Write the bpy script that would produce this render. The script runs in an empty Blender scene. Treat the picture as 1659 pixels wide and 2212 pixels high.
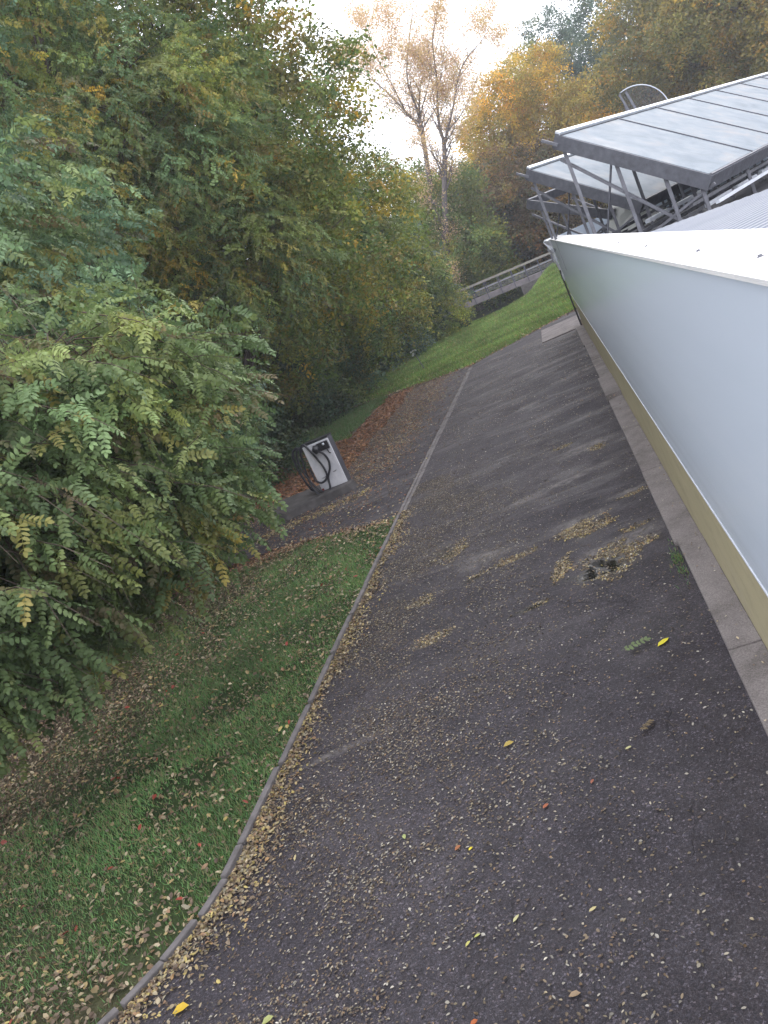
import bpy, bmesh, math, random
import numpy as np
from mathutils import Vector, Matrix, noise as mnoise
R_ = math.radians
random.seed(7); RNG = np.random.default_rng(11)
scene = bpy.context.scene
COL = scene.collection

# ------------------------------------------------------------------ camera
cam_d = bpy.data.cameras.new('camera'); cam = bpy.data.objects.new('camera', cam_d); COL.objects.link(cam)
CAM = Vector((0, 0, 3.2))
pitch, yaw, roll = R_(12.45), R_(16.04), R_(24.8)
cp, sp_, cy, sy = math.cos(pitch), math.sin(pitch), math.cos(yaw), math.sin(yaw)
fwd = Vector((-sy*cp, cy*cp, -sp_)); right0 = Vector((cy, sy, 0)); up0 = right0.cross(fwd)
IX = right0*math.cos(roll) - up0*math.sin(roll)
IU = right0*math.sin(roll) + up0*math.cos(roll)
cam.matrix_world = Matrix(((IX.x, IU.x, -fwd.x, CAM.x), (IX.y, IU.y, -fwd.y, CAM.y), (IX.z, IU.z, -fwd.z, CAM.z), (0, 0, 0, 1)))
cam_d.sensor_fit = 'VERTICAL'; cam_d.angle_y = 2*math.atan(1106/1840.0)
cam_d.clip_start = 0.05; cam_d.clip_end = 600
scene.camera = cam

# ------------------------------------------------------------------ world, sun, exposure (overcast morning)
w = bpy.data.worlds.new('World'); scene.world = w; w.use_nodes = True
wn = w.node_tree; wn.nodes.clear()
wo = wn.nodes.new('ShaderNodeOutputWorld'); bg = wn.nodes.new('ShaderNodeBackground')
sky = wn.nodes.new('ShaderNodeTexSky'); sky.sky_type = 'NISHITA'; sky.sun_disc = False
sky.sun_elevation = R_(28); sky.sun_rotation = R_(200)
mx = wn.nodes.new('ShaderNodeMix'); mx.data_type = 'RGBA'; mx.inputs[0].default_value = 0.9
mx.inputs[7].default_value = (21.6, 21.6, 23.0, 1)          # the closed cloud cover
wn.links.new(sky.outputs[0], mx.inputs[6]); wn.links.new(mx.outputs[2], bg.inputs[0])
bg.inputs[1].default_value = 0.12
wn.links.new(bg.outputs[0], wo.inputs[0])
sl = bpy.data.lights.new('sun', 'SUN'); so = bpy.data.objects.new('sun', sl); COL.objects.link(so)
sl.energy = 0.7; sl.angle = R_(25); sl.color = (1, .95, .88)
so.rotation_euler = (R_(62), 0, R_(160))
vs = scene.view_settings; vs.view_transform = 'Standard'; vs.look = 'None'; vs.gamma = 1; vs.use_curve_mapping = False
vs.exposure = 0.15

# ------------------------------------------------------------------ object helpers
def tag(o, label=None, cat=None, group=None, kind=None):
    if label: o['label'] = label
    if cat: o['category'] = cat
    if group: o['group'] = group
    if kind: o['kind'] = kind
    return o
def empty(name, loc=(0, 0, 0), label=None, cat=None, group=None, kind=None, rz=0):
    o = bpy.data.objects.new(name, None); COL.objects.link(o); o.location = loc; o.rotation_euler.z = rz
    o.empty_display_size = .2
    return tag(o, label, cat, group, kind)
def link(name, me, mat=None, parent=None, smooth=False):
    o = bpy.data.objects.new(name, me); COL.objects.link(o)
    if mat and not me.materials: me.materials.append(mat)
    if smooth: me.shade_smooth()
    if parent:
        o.parent = parent
    return o
def rel(parent):           # world coords -> parent's local (parents here carry location + z rotation only)
    return (Matrix.Translation(parent.location) @ Matrix.Rotation(parent.rotation_euler.z, 4, 'Z')).inverted()
class MB:
    def __init__(s): s.v = []; s.f = []
    def add(s, vs, fs):
        b = len(s.v); s.v += [tuple(p) for p in vs]; s.f += [tuple(i+b for i in f) for f in fs]
    def box(s, x0, x1, y0, y1, z0, z1, bev=0):
        if bev <= 0:
            s.add([(x0,y0,z0),(x1,y0,z0),(x1,y1,z0),(x0,y1,z0),(x0,y0,z1),(x1,y0,z1),(x1,y1,z1),(x0,y1,z1)],
                  [(0,3,2,1),(4,5,6,7),(0,1,5,4),(1,2,6,5),(2,3,7,6),(3,0,4,7)])
        else:
            bm = bmesh.new(); bmesh.ops.create_cube(bm, size=1)
            for v in bm.verts: v.co = Vector(((x0+x1)/2+v.co.x*(x1-x0), (y0+y1)/2+v.co.y*(y1-y0), (z0+z1)/2+v.co.z*(z1-z0)))
            bmesh.ops.bevel(bm, geom=bm.edges[:], offset=bev, segments=2, affect='EDGES', profile=.6)
            bm.verts.index_update(); s.add([v.co[:] for v in bm.verts], [[v.index for v in f.verts] for f in bm.faces]); bm.free()
        return s
    def bar(s, a, b, w_, h_=None, up=(0, 0, 1)):       # rectangular bar from a to b
        a = Vector(a); b = Vector(b); h_ = h_ or w_; d = (b-a).normalized(); up = Vector(up)
        if abs(d.dot(up)) > .98: up = Vector((1, 0, 0))
        sd = d.cross(up).normalized(); u = sd.cross(d)
        c = [(sd*i*w_/2+u*j*h_/2) for i, j in ((-1,-1),(1,-1),(1,1),(-1,1))]
        s.add([a+k for k in c]+[b+k for k in c], [(0,3,2,1),(4,5,6,7),(0,1,5,4),(1,2,6,5),(2,3,7,6),(3,0,4,7)])
        return s
    def tube(s, pts, rad, n=8, cap=True):
        pts = [Vector(p) for p in pts]; m = len(pts)
        rad = rad if isinstance(rad, (list, tuple)) else [rad]*m
        vs, fs = [], []; prev = None
        for i, p in enumerate(pts):
            t = (pts[min(i+1, m-1)]-pts[max(i-1, 0)]).normalized()
            if prev is None: prev = t.orthogonal().normalized()
            prev = (prev-t*prev.dot(t)).normalized(); bn = t.cross(prev)
            for k in range(n):
                a = 2*math.pi*k/n; vs.append(p+(prev*math.cos(a)+bn*math.sin(a))*rad[i])
        for i in range(m-1):
            for k in range(n):
                fs.append((i*n+k, i*n+(k+1) % n, (i+1)*n+(k+1) % n, (i+1)*n+k))
        if cap: fs.append(tuple(range(n))[::-1]); fs.append(tuple((m-1)*n+k for k in range(n)))
        s.add(vs, fs); return s
    def build(s, name, mat, parent=None, smooth=False, local=True):
        me = bpy.data.meshes.new(name); vv = s.v
        if parent and local:
            M = rel(parent); vv = [tuple(M @ Vector(p)) for p in vv]
        me.from_pydata(vv, [], s.f); me.update()
        return link(name, me, mat, parent, smooth)
def np_mesh(name, verts, faces, cols=None, mat=None, parent=None, smooth=False):
    me = bpy.data.meshes.new(name); n = len(verts); k = faces.shape[1]; m = len(faces)
    me.vertices.add(n); me.vertices.foreach_set('co', verts.astype(np.float32).ravel())
    me.loops.add(m*k); me.loops.foreach_set('vertex_index', faces.astype(np.int32).ravel())
    me.polygons.add(m); me.polygons.foreach_set('loop_start', np.arange(0, m*k, k, dtype=np.int32))
    me.polygons.foreach_set('loop_total', np.full(m, k, dtype=np.int32))
    me.update(calc_edges=True)
    if cols is not None:
        a = me.attributes.new('col', 'FLOAT_COLOR', 'POINT'); c = np.ones((n, 4), np.float32); c[:, :3] = cols
        a.data.foreach_set('color', c.ravel())
    if smooth: me.polygons.foreach_set('use_smooth', np.ones(m, bool))
    o = bpy.data.objects.new(name, me); COL.objects.link(o)
    if mat: me.materials.append(mat)
    if parent: o.parent = parent
    return o
def pol(az, d):            # bearing from the wall line, distance from the mast
    a = R_(az); return (math.sin(a)*d, math.cos(a)*d)

# ------------------------------------------------------------------ materials
class NT:
    def __init__(s, name):
        s.m = bpy.data.materials.new(name); s.m.use_nodes = True; s.t = s.m.node_tree; s.t.nodes.clear()
        s.out = s.n('ShaderNodeOutputMaterial'); s.p = s.n('ShaderNodeBsdfPrincipled'); s.l(s.p.outputs[0], s.out.inputs[0])
    def n(s, k, **kw):
        x = s.t.nodes.new(k)
        for a, b in kw.items(): setattr(x, a, b)
        return x
    def l(s, a, b): s.t.links.new(a, b)
    def coord(s, sc=(1, 1, 1)):
        if not hasattr(s, '_c'): s._c = s.n('ShaderNodeTexCoord')
        if sc == (1, 1, 1): return s._c.outputs['Object']
        m = s.n('ShaderNodeMapping'); m.inputs['Scale'].default_value = sc; s.l(s._c.outputs['Object'], m.inputs[0]); return m.outputs[0]
    def noise(s, scale, detail=4, rough=.6, sc=(1, 1, 1), dist=0):
        x = s.n('ShaderNodeTexNoise'); x.inputs['Scale'].default_value = scale; x.inputs['Detail'].default_value = detail
        x.inputs['Roughness'].default_value = rough; x.inputs['Distortion'].default_value = dist
        s.l(s.coord(sc), x.inputs['Vector']); return x.outputs['Fac']
    def ramp(s, f, stops):
        x = s.n('ShaderNodeValToRGB'); e = x.color_ramp.elements
        while len(e) < len(stops): e.new(.5)
        for i, (p, c) in enumerate(stops):
            e[i].position = p; e[i].color = (c, c, c, 1) if isinstance(c, (int, float)) else (*c, 1)
        s.l(f, x.inputs[0]); return x.outputs[0]
    def mix(s, f, a, b, mode='MIX'):
        x = s.n('ShaderNodeMix', data_type='RGBA', blend_type=mode)
        for v, i in ((f, 0), (a, 6), (b, 7)):
            if isinstance(v, (int, float)): x.inputs[i].default_value = v if i == 0 else (v, v, v, 1)
            elif isinstance(v, tuple): x.inputs[i].default_value = (*v, 1)
            else: s.l(v, x.inputs[i])
        return x.outputs[2]
    def math(s, op, a, b=None, c=None):
        x = s.n('ShaderNodeMath', operation=op)
        for v, i in ((a, 0), (b, 1), (c, 2)):
            if v is None: continue
            if isinstance(v, (int, float)): x.inputs[i].default_value = v
            else: s.l(v, x.inputs[i])
        return x.outputs[0]
    def attr(s, name): x = s.n('ShaderNodeAttribute'); x.attribute_name = name; return x
    def set(s, **kw):
        for k, v in kw.items():
            i = s.p.inputs[k.replace('_', ' ')]
            if isinstance(v, (int, float)): i.default_value = v
            elif isinstance(v, tuple): i.default_value = (*v, 1)
            else: s.l(v, i)
    def bump(s, h, strength=.3, dist=.01):
        b = s.n('ShaderNodeBump'); b.inputs['Strength'].default_value = strength; b.inputs['Distance'].default_value = dist
        s.l(h, b.inputs['Height']); s.l(b.outputs[0], s.p.inputs['Normal'])
def simple(name, c, rough=.6, metal=0, var=.25, scale=6, bump=.1, bscale=60, spec=.5, sc=(1, 1, 1)):
    t = NT(name); lo = tuple(x*(1-var) for x in c); hi = tuple(min(1, x*(1+var)) for x in c)
    f = t.noise(scale, 5, .65, sc); t.set(Base_Color=t.ramp(f, [(.3, lo), (.7, hi)]), Roughness=t.ramp(t.noise(scale*2.3, 3), [(.3, max(.05, rough-.08)), (.7, min(1, rough+.1))]), Metallic=metal)
    t.p.inputs['Specular IOR Level'].default_value = spec
    if bump: t.bump(t.noise(bscale, 4), bump, .004)
    return t.m
def leafmat(name, trans=.35, rough=.55):
    t = NT(name); a = t.attr('col'); c = a.outputs['Color']
    c2 = t.mix(.35, c, t.mix(1.0, c, t.ramp(t.noise(9, 3), [(.3, .55), (.7, 1.5)]), 'MULTIPLY'))
    t.set(Base_Color=c2, Roughness=rough); t.p.inputs['Specular IOR Level'].default_value = .35
    tr = t.n('ShaderNodeBsdfTranslucent'); t.l(c2, tr.inputs[0]); m = t.n('ShaderNodeMixShader'); m.inputs[0].default_value = trans
    t.l(t.p.outputs[0], m.inputs[1]); t.l(tr.outputs[0], m.inputs[2]); t.l(m.outputs[0], t.out.inputs[0]); return t.m
M = {}
M['leaf'] = leafmat('leaf'); M['litter'] = leafmat('litter', .1, .6); M['blade'] = leafmat('grass_blade', .3, .5)
M['bark'] = simple('bark', (.075, .06, .05), .9, 0, .4, 5, .8, 22, .2, (1, 1, .25))
M['palebark'] = simple('pale_bark', (.13, .115, .115), .9, 0, .3, 5, .5, 12, .2)
M['twig'] = simple('twig_bark', (.085, .065, .052), .9, 0, .3, 8, 0, 30, .2)
def m_conc():
    t = NT('concrete'); c = t.ramp(t.noise(2.2, 7, .7), [(.28, (.11, .10, .095)), (.5, (.19, .172, .17)), (.75, (.24, .22, .215))])
    c = t.mix(.7, c, t.mix(1.0, c, t.ramp(t.noise(90, 3, .7), [(.35, .6), (.65, 1.45)]), 'MULTIPLY'))
    c = t.mix(t.ramp(t.noise(5, 6, .75), [(.60, 0.0), (.72, .6)]), c, (.07, .08, .05))
    t.set(Base_Color=c, Roughness=.9); t.p.inputs['Specular IOR Level'].default_value = .2; t.bump(t.noise(90, 4), .5, .004); return t.m
M['concrete'] = m_conc()
M['kerb'] = simple('kerb_concrete', (.135, .125, .125), .9, 0, .35, 5, .6, 80, .2)
M['plinth'] = simple('dirty_concrete', (.075, .07, .07), .9, 0, .45, 3, .6, 60, .2)
M['galv'] = simple('galvanised_steel', (.155, .16, .185), .55, .2, .25, 7, .1, 40)
M['galv_dark'] = simple('weathered_steel', (.10, .105, .125), .6, .2, .3, 6, .15, 40)
M['alu'] = simple('aluminium', (.62, .66, .72), .38, .3, .1, 3, .05, 30)
M['black'] = simple('black_rubber', (.012, .012, .018), .45, 0, .2, 10, .05, 50)
M['blackpl'] = simple('black_plastic', (.02, .02, .024), .4, 0, .2, 10, .05, 50)
M['chargerside'] = simple('dark_grey_casing', (.06, .06, .075), .5, 0, .2, 4, .05, 50)
M['print'] = simple('dark_print', (.05, .05, .06), .6, 0, .1, 10, 0)
M['red'] = simple('red_plastic', (.2, .03, .025), .5, 0, .1, 10, 0)
M['membrane'] = simple('roof_membrane', (.07, .07, .08), .85, 0, .3, 2, .3, 60, .3)
M['trim'] = simple('bright_folded_metal', (.62, .64, .68), .35, .2, .25, 9, .3, 14)
M['white'] = simple('white_sheet', (.66, .68, .66), .6, 0, .12, 3, .2, 10)
M['wood'] = simple('bridge_deck_boards', (.22, .2, .21), .85, 0, .25, 3, .3, 30, .2)
M['rail'] = simple('galvanised_rail', (.3, .3, .31), .5, .3, .2, 4, .05)
M['railwood'] = simple('weathered_handrail', (.28, .26, .23), .8, 0, .2, 4, .1)

def m_render():
    t = NT('ochre_render')
    base = t.ramp(t.noise(1.6, 6, .6, (1, .35, 1)), [(.25, (.32, .29, .18)), (.6, (.38, .34, .215)), (.85, (.35, .32, .23))])
    base = t.mix(t.ramp(t.noise(3.0, 7, .75, (1, .6, 1.3)), [(.50, 0.0), (.75, .45)]), base, (.16, .14, .10))
    t.set(Base_Color=base, Roughness=.75); t.bump(t.noise(150, 4), .2, .002); return t.m
M['ochre'] = m_render()
def m_fascia():
    t = NT('light_metal_cladding')
    st = t.noise(1.1, 5, .6, (1, .02, 1.6)); sp = t.n('ShaderNodeSeparateXYZ'); t.l(t.coord(), sp.inputs[0]); grime = t.math('MULTIPLY', t.ramp(t.noise(2.5, 5, .6, (1, .12, 4)), [(.35, 0.0), (.75, 1.0)]), t.ramp(t.math('MULTIPLY_ADD', sp.outputs[2], -2.2, 3.5), [(.0, .03), (1.0, .30)]))
    c = t.mix(grime, t.ramp(st, [(.3, (.60, .70, .82)), (.7, (.65, .74, .86))]), (.42, .43, .40))
    t.set(Base_Color=c, Roughness=.27, Metallic=.12)
    t.p.inputs['Specular IOR Level'].default_value = .7
    return t.m
M['fascia'] = m_fascia()
def m_flash():
    t = NT('white_roof_flashing'); t.set(Base_Color=t.ramp(t.noise(3, 5), [(.3, (.66, .67, .68)), (.7, (.74, .75, .75))]), Roughness=.4); return t.m
M['flash'] = m_flash()
def m_corr():
    t = NT('ribbed_roof_sheet'); t.set(Base_Color=t.ramp(t.noise(2.5, 5), [(.3, (.18, .20, .24)), (.7, (.22, .24, .28))]), Roughness=.6); return t.m
M['corr'] = m_corr()
def m_panel():
    t = NT('collector_glass')
    d = t.noise(1.3, 6, .65, (1, 1, 1), .6)
    c = t.ramp(d, [(.25, (.15, .18, .21)), (.5, (.20, .235, .27)), (.75, (.26, .26, .265))])
    t.set(Base_Color=c, Roughness=t.ramp(t.noise(3, 4), [(.3, .50), (.7, .68)])); t.p.inputs['Specular IOR Level'].default_value = .12
    return t.m
M['panel'] = m_panel()
def m_white_casing():
    t = NT('light_casing'); f = t.noise(6, 6, .7, (1, 1, .6)); t.set(Base_Color=t.ramp(f, [(.3, (.46, .47, .52)), (.55, (.60, .60, .64)), (.8, (.66, .66, .69))]), Roughness=.5); return t.m
M['casing'] = m_white_casing()
def m_clear():
    t = NT('clear_acrylic'); t.set(Base_Color=(.20, .20, .22), Roughness=.35)
    tr = t.n('ShaderNodeBsdfTransparent'); m = t.n('ShaderNodeMixShader'); m.inputs[0].default_value = .38
    t.l(tr.outputs[0], m.inputs[1]); t.l(t.p.outputs[0], m.inputs[2]); t.l(m.outputs[0], t.out.inputs[0]); return t.m
M['clear'] = m_clear()
def m_asphalt():
    t = NT('asphalt')
    grain = t.noise(210, 3, .8); grain2 = t.noise(75, 3, .7); big = t.noise(.55, 6, .6); mid = t.noise(3.0, 5, .65)
    c = t.ramp(big, [(.25, (.026, .0235, .028)), (.5, (.036, .0325, .0375)), (.78, (.056, .051, .054))])
    c = t.mix(.5, c, t.mix(1.0, c, t.ramp(mid, [(.3, .55), (.7, 1.5)]), 'MULTIPLY'))
    c = t.mix(.75, c, t.mix(1.0, c, t.ramp(grain, [(.33, .2), (.5, .9), (.66, 3.0)]), 'MULTIPLY'))
    chip = t.n('ShaderNodeTexVoronoi'); chip.inputs['Scale'].default_value = 95; t.l(t.coord(), chip.inputs['Vector'])
    cs = t.n('ShaderNodeSeparateColor'); t.l(chip.outputs['Color'], cs.inputs[0])
    c = t.mix(.8, c, t.mix(1.0, c, t.ramp(cs.outputs[0], [(0.0, .45), (.6, .95), (.9, 1.3), (1.0, 3.2)]), 'MULTIPLY'))
    c = t.mix(.35, c, t.mix(1.0, c, t.ramp(cs.outputs[1], [(0.0, (1.2, .95, .88)), (1.0, (.9, .97, 1.15))]), 'MULTIPLY'))
    # damp streaks across the lane, their sky reflection painted in as pale colour
    sp = t.n('ShaderNodeSeparateXYZ'); t.l(t.coord(), sp.inputs[0]); far = t.n('ShaderNodeMapRange'); far.inputs[1].default_value = 6.0; far.inputs[2].default_value = 11.0; t.l(sp.outputs[1], far.inputs[0])
    st = t.ramp(t.noise(1.0, 7, .72, (.55, 1.9, 1), .7), [(.52, 0.0), (.72, .65)])
    st = t.math('MULTIPLY', st, t.math('MULTIPLY_ADD', far.outputs[0], .8, .2))
    c = t.mix(st, c, (.105, .096, .10))
    # crack network, sparse
    wv = t.n('ShaderNodeTexVoronoi', feature='DISTANCE_TO_EDGE'); wv.inputs['Scale'].default_value = .42
    nn = t.n('ShaderNodeTexNoise'); nn.inputs['Scale'].default_value = 2.4; nn.inputs['Detail'].default_value = 6; t.l(t.coord(), nn.inputs['Vector'])
    ad = t.n('ShaderNodeVectorMath', operation='MULTIPLY_ADD'); t.l(nn.outputs['Color'], ad.inputs[0]); ad.inputs[1].default_value = (.35, .35, 0); t.l(t.coord(), ad.inputs[2])
    t.l(ad.outputs[0], wv.inputs['Vector'])
    cr = t.ramp(wv.outputs['Distance'], [(0.0, 1.0), (.0038, 0.0)])
    cr = t.math('MULTIPLY', cr, t.ramp(t.noise(.9, 3), [(.48, 0.0), (.56, 1.0)]))
    c = t.mix(t.math('MULTIPLY', cr, .35), c, (.012, .011, .012))
    h = t.attr('hole').outputs['Fac']
    hc = t.ramp(t.noise(38, 5, .7), [(.3, (.03, .026, .022)), (.5, (.075, .062, .048)), (.7, (.15, .13, .10))])
    c = t.mix(h, c, hc)
    wet = t.attr('wet').outputs['Fac']
    c = t.mix(wet, c, (.012, .011, .009))
    halo = t.attr('halo').outputs['Fac']; c = t.mix(t.math('MULTIPLY', halo, t.ramp(t.noise(7, 6, .75), [(.38, 0.0), (.6, .8)])), c, (.17, .155, .15))
    r = t.mix(st, t.ramp(t.noise(1.3, 5), [(.3, .6), (.7, .85)]), .38)
    t.set(Base_Color=c, Roughness=t.mix(wet, r, .16)); t.l(t.mix(wet, .28, .10), t.p.inputs['Specular IOR Level'])
    hh = t.math('ADD', t.math('MULTIPLY', grain, .6), grain2); hh = t.math('SUBTRACT', hh, t.math('MULTIPLY', cr, 2.0))
    b = t.n('ShaderNodeBump'); b.inputs['Distance'].default_value = .006; t.l(hh, b.inputs['Height'])
    t.l(t.math('SUBTRACT', .6, t.math('MULTIPLY', wet, .6)), b.inputs['Strength']); t.l(b.outputs[0], t.p.inputs['Normal'])
    return t.m
M['asphalt'] = m_asphalt()
def m_soil():
    t = NT('soil_and_thatch'); g = t.attr('green').outputs['Fac']
    soil = t.ramp(t.noise(14, 6, .7), [(.3, (.045, .033, .024)), (.5, (.085, .062, .043)), (.75, (.13, .095, .065))])
    gr = t.ramp(t.noise(7, 6, .7), [(.3, (.018, .032, .012)), (.7, (.045, .075, .022))])
    t.set(Base_Color=t.mix(g, soil, gr), Roughness=.95); t.p.inputs['Specular IOR Level'].default_value = .15
    t.bump(t.noise(40, 5, .7), .8, .02); return t.m
M['soil'] = m_soil()

# ------------------------------------------------------------------ ground
KX = -3.58                                  # line of kerb and channel
def sm(a, b, x): x = min(1, max(0, (x-a)/(b-a))); return x*x*(3-2*x)
def nz(x, y, s=1.0, o=0): return mnoise.noise(Vector((x*s+o, y*s-o, o*.37)))
def kerb_x(y):                               # back edge of the lane; the kerb curves off near the camera
    return KX if y > 4.9 else KX - .30*(4.9-y)**2*.9
def bay_left(y):
    if y < 13.2: return KX
    if y < 14.4: return KX-(y-13.2)*2.4 - .1*nz(y, 1, 2)
    if y < 18.9: return -13
    return -6.0 + .25*nz(y, 3, .8) - .0*y
def far_edge(x): return 30.6 + .32*max(0, x+3.7)*3.0 - .0 + .6*max(0, -3.7-x) + .35*nz(x, 2, 1.1)
def ditch(x, y):
    # stream bed crossing under the bridge, left of the bank at its right end
    e = sm(50.0+1.2*max(-3-x, 0)*.9, 53.5+1.2*max(-3-x, 0)*.9, y + 0*x)*(1-sm(64, 69, y))*(1-sm(-3.6, -1.2, x - .28*(y-50)*.5))
    return e
def lawn(x, y):                              # how green the ground is
    if x < KX and y < bay_start(x): 
        return 1.0 - sm(-5.6, -8.0, x+.9*nz(x, y, .45, 5)) * .9 if False else max(0.0, min(1.0, (x+8.2+1.3*nz(x, y, .5, 5))/2.6))*(.35+.65*sm(3.2, 5.4, y+.8*nz(x, y, .7, 2)))
    if y > far_edge(x)+.3 and y < 75 and -16 < x < 30: return 1.0-.9*ditch(x, y)
    if -10.5 < x < -7.3 and 26 < y < 34: return .9
    return 0.0
def bay_start(x): return 13.3 if x > -4.2 else 13.3+min(.7, (-4.2-x)*.5)-max(0, -6-x)*.3
def inlane(x, y): return kerb_x(y) < x < .24 and y < far_edge(x)
def inbay(x, y): return bay_left(y) < x <= KX and 13.0 < y < far_edge(x) and (y > bay_start(x))
xs = sorted(set([round(v, 3) for v in np.concatenate([np.arange(-70, -14, 2.0), np.arange(-14, 2.2, .4), np.arange(2.4, 70, 2.2)])] + [KX-.05, KX+.03, .30, .42]))
ys = [round(v, 3) for v in np.concatenate([np.arange(-14, 0, 2), np.arange(0, 40, .4), np.arange(40, 72, .8), np.arange(72, 190, 6)])]
gv = []; gc = []
for y in ys:
    for x in xs:
        z = -.022
        if kerb_x(y)+.03 <= x < .35 and y < 30: z = -.07
        elif x < KX and y < 13: z = -.02 + .02*nz(x, y, .9)
        if y > 36: z += .9*sm(38, 62, y)*sm(-5, 1.5, x) - 2.3*ditch(x, y) + .12*sm(37, 45, y)
        if x < -14: z += .3*sm(-14, -40, -x*-1) if False else 0
        gv.append((x, y, z)); gc.append(lawn(x, y))
nx = len(xs); fc = np.array([(j*nx+i, j*nx+i+1, (j+1)*nx+i+1, (j+1)*nx+i) for j in range(len(ys)-1) for i in range(nx-1)])
ground = np_mesh('ground', np.array(gv), fc, None, M['soil'], smooth=True)
a = ground.data.attributes.new('green', 'FLOAT', 'POINT'); a.data.foreach_set('value', np.array(gc, np.float32)); tag(ground, kind='structure')

# potholes: x, y, rx, ry, angle, depth, wet
HOLES = [(-1.5, 9.30, .30, .10, .35, .014, 0), (-.75, 9.62, .28, .09, .3, .012, 0), (-.25, 12.8, .13, .16, .2, .014, 0), (-1.9, 9.15, .2, .09, .5, .014, .6), (-.40, 8.27, .40, .36, .35, .030, 1), (-.95, 8.48, .10, .36, -.25, .012, 0), (-1.22, 7.76, .26, .05, .25, .016, 1), (-2.38, 10.35, .20, .42, -.35, .018, .5),
         (-.62, 9.42, .30, .2, .2, .012, 0), (-2.3, 7.85, .25, .13, .2, .016, 0), (-.8, 13.65, .22, .09, .1, .012, 0),
         (-.02, 10.1, .2, .08, .1, .012, 0), 
         (-2.6, 9.0, .16, .2, .4, .01, 0), (-.08, 8.95, .2, .07, .2, .01, 0)]
def hole(x, y):
    h = 0; d = 0; wt = 0
    for (hx, hy, rx, ry, an, dep, wet) in HOLES:
        dx, dy = x-hx, y-hy
        if abs(dx) > 1.6 or abs(dy) > 1.6: continue
        c, s = math.cos(an), math.sin(an); u = (dx*c+dy*s)/rx; v = (-dx*s+dy*c)/ry
        q = math.hypot(u, v) + .75*nz(x, y, 3.6, 9) + .45*nz(x, y, 10, 4) + .2*nz(x, y, 25, 4)
        k = 1-sm(.45, 1.25, q)
        if k > h: h = k
        d = max(d, dep*k)
        if k > .3 and wet == 1 and rx > .3: d = max(d, .055*(1-sm(.3, .5, math.hypot(u+.4, v+.1)+.4*nz(x, y, 6, 2))))
        if wet: wt = max(wt, wet*(1-sm(.55, .74, math.hypot(u+.4, (v+.1)*1.15)+.6*nz(x, y, 6, 2)+.3*nz(x, y, 14, 3))))
    return h, d, wt
def halo(x, y):
    best = 0
    for (hx, hy, sx, sy_) in ((-.30, 8.62, .50, .26), (-.62, 9.75, .42, .20), (-.12, 10.2, .28, .09), (-.9, 11.6, .75, .16), (-.45, 13.0, .45, .28), (-.35, 15.2, .5, .12), (-1.9, 9.6, .3, .3), (-.2, 20, .8, .2), (-.8, 23.2, 1.3, .3), (-3.0, 6.1, .45, .06)):
        u = (x-hx)/sx; v = (y-hy-.25*(x-hx))/sy_; best = max(best, 1-sm(.3, 1.3, math.hypot(u, v)+.5*nz(x, y, 3, 6)))
    return best
def sheet(name, x_of, y0, y1, step, nxn, z0, holes=True):
    vs, hs, wts, hl = [], [], [], []; rows = []; y = y0
    while y < y1: rows.append(y); y += step if y < 15 else step*3
    rows.append(y1)
    for y in rows:
        l, r = x_of(y)
        for i in range(nxn+1):
            x = l+(r-l)*i/nxn; h, d, wt = hole(x, y) if holes else (0, 0, 0)
            vs.append((x, y, z0 + .006*nz(x, y, 1.1, 3) - d)); hs.append(h); wts.append(wt); hl.append(halo(x, y)*(1-wt))
    k = nxn+1; f = np.array([(j*k+i, j*k+i+1, (j+1)*k+i+1, (j+1)*k+i) for j in range(len(rows)-1) for i in range(nxn)])
    o = np_mesh(name, np.array(vs), f, None, M['asphalt'], smooth=True)
    for nm, arr in (('hole', hs), ('wet', wts), ('halo', hl)):
        a = o.data.attributes.new(nm, 'FLOAT', 'POINT'); a.data.foreach_set('value', np.array(arr, np.float32))
    return tag(o, kind='structure')
lane = sheet('asphalt_lane', lambda y: (kerb_x(y)+.05, .22), 1.2, 30.4, .045, 90, 0.0)
lane2 = sheet('asphalt_lane', lambda y: (max(KX, -3.6+(y-30.4)*.95-.15+.2*nz(y, 0, 1.3)), .6), 30.4, 35.4, .3, 20, 0.0, False)
bay = sheet('parking_bay', lambda y: (bay_left(y)-.06*nz(y, 0, 3), KX-.1), 13.25, 31.2, .12, 50, -.004, False)
slab = MB(); slab.box(-.93, .42, 28.3, 32.1, -.02, .03, .01)
tag(slab.build('concrete_slab', M['concrete']), 'pale rectangular concrete slab at the far corner of the building', 'slab')

# kerb stones and drainage channel, each stone a part
kerb = empty('kerb', (KX, 6, 0), kind='structure')
def stone_mesh(L, w_, h_, bev=.008):
    m = MB(); m.box(0, L, -w_/2, w_/2, 0, h_, bev); me = bpy.data.meshes.new('kerb_stone'); me.from_pydata(m.v, [], m.f); me.update(); me.materials.append(M['kerb']); return me
y = 1.4; pts = []
while y < 13.2: pts.append((kerb_x(y), y)); y += .05
acc = 0; st = 0; sm_ = stone_mesh(.985, .058, .14); short = stone_mesh(.33, .058, .14)
i = 0
while i < len(pts)-1:
    L = .34 if pts[i][1] < 4.9 else 1.0
    j = i; d = 0
    while j < len(pts)-1 and d < L: d += math.dist(pts[j], pts[j+1]); j += 1
    o = link('kerb_stone', short if L < .5 else sm_, None, kerb)
    a, b = pts[i], pts[j]; o.location = (a[0]-KX+random.uniform(-.008, .008), a[1]-6, -.10+random.uniform(-.006, .012)); o.rotation_euler = (random.uniform(-.05, .05), 0, math.atan2(b[1]-a[1], b[0]-a[0])+random.uniform(-.01, .01))
    if d < L*.5: o.scale.x = d/L
    i = j
chan = empty('drainage_channel', (KX, 13.2, 0), kind='structure')
cm = stone_mesh(.985, .068, .10, .006); y = 13.25
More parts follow.
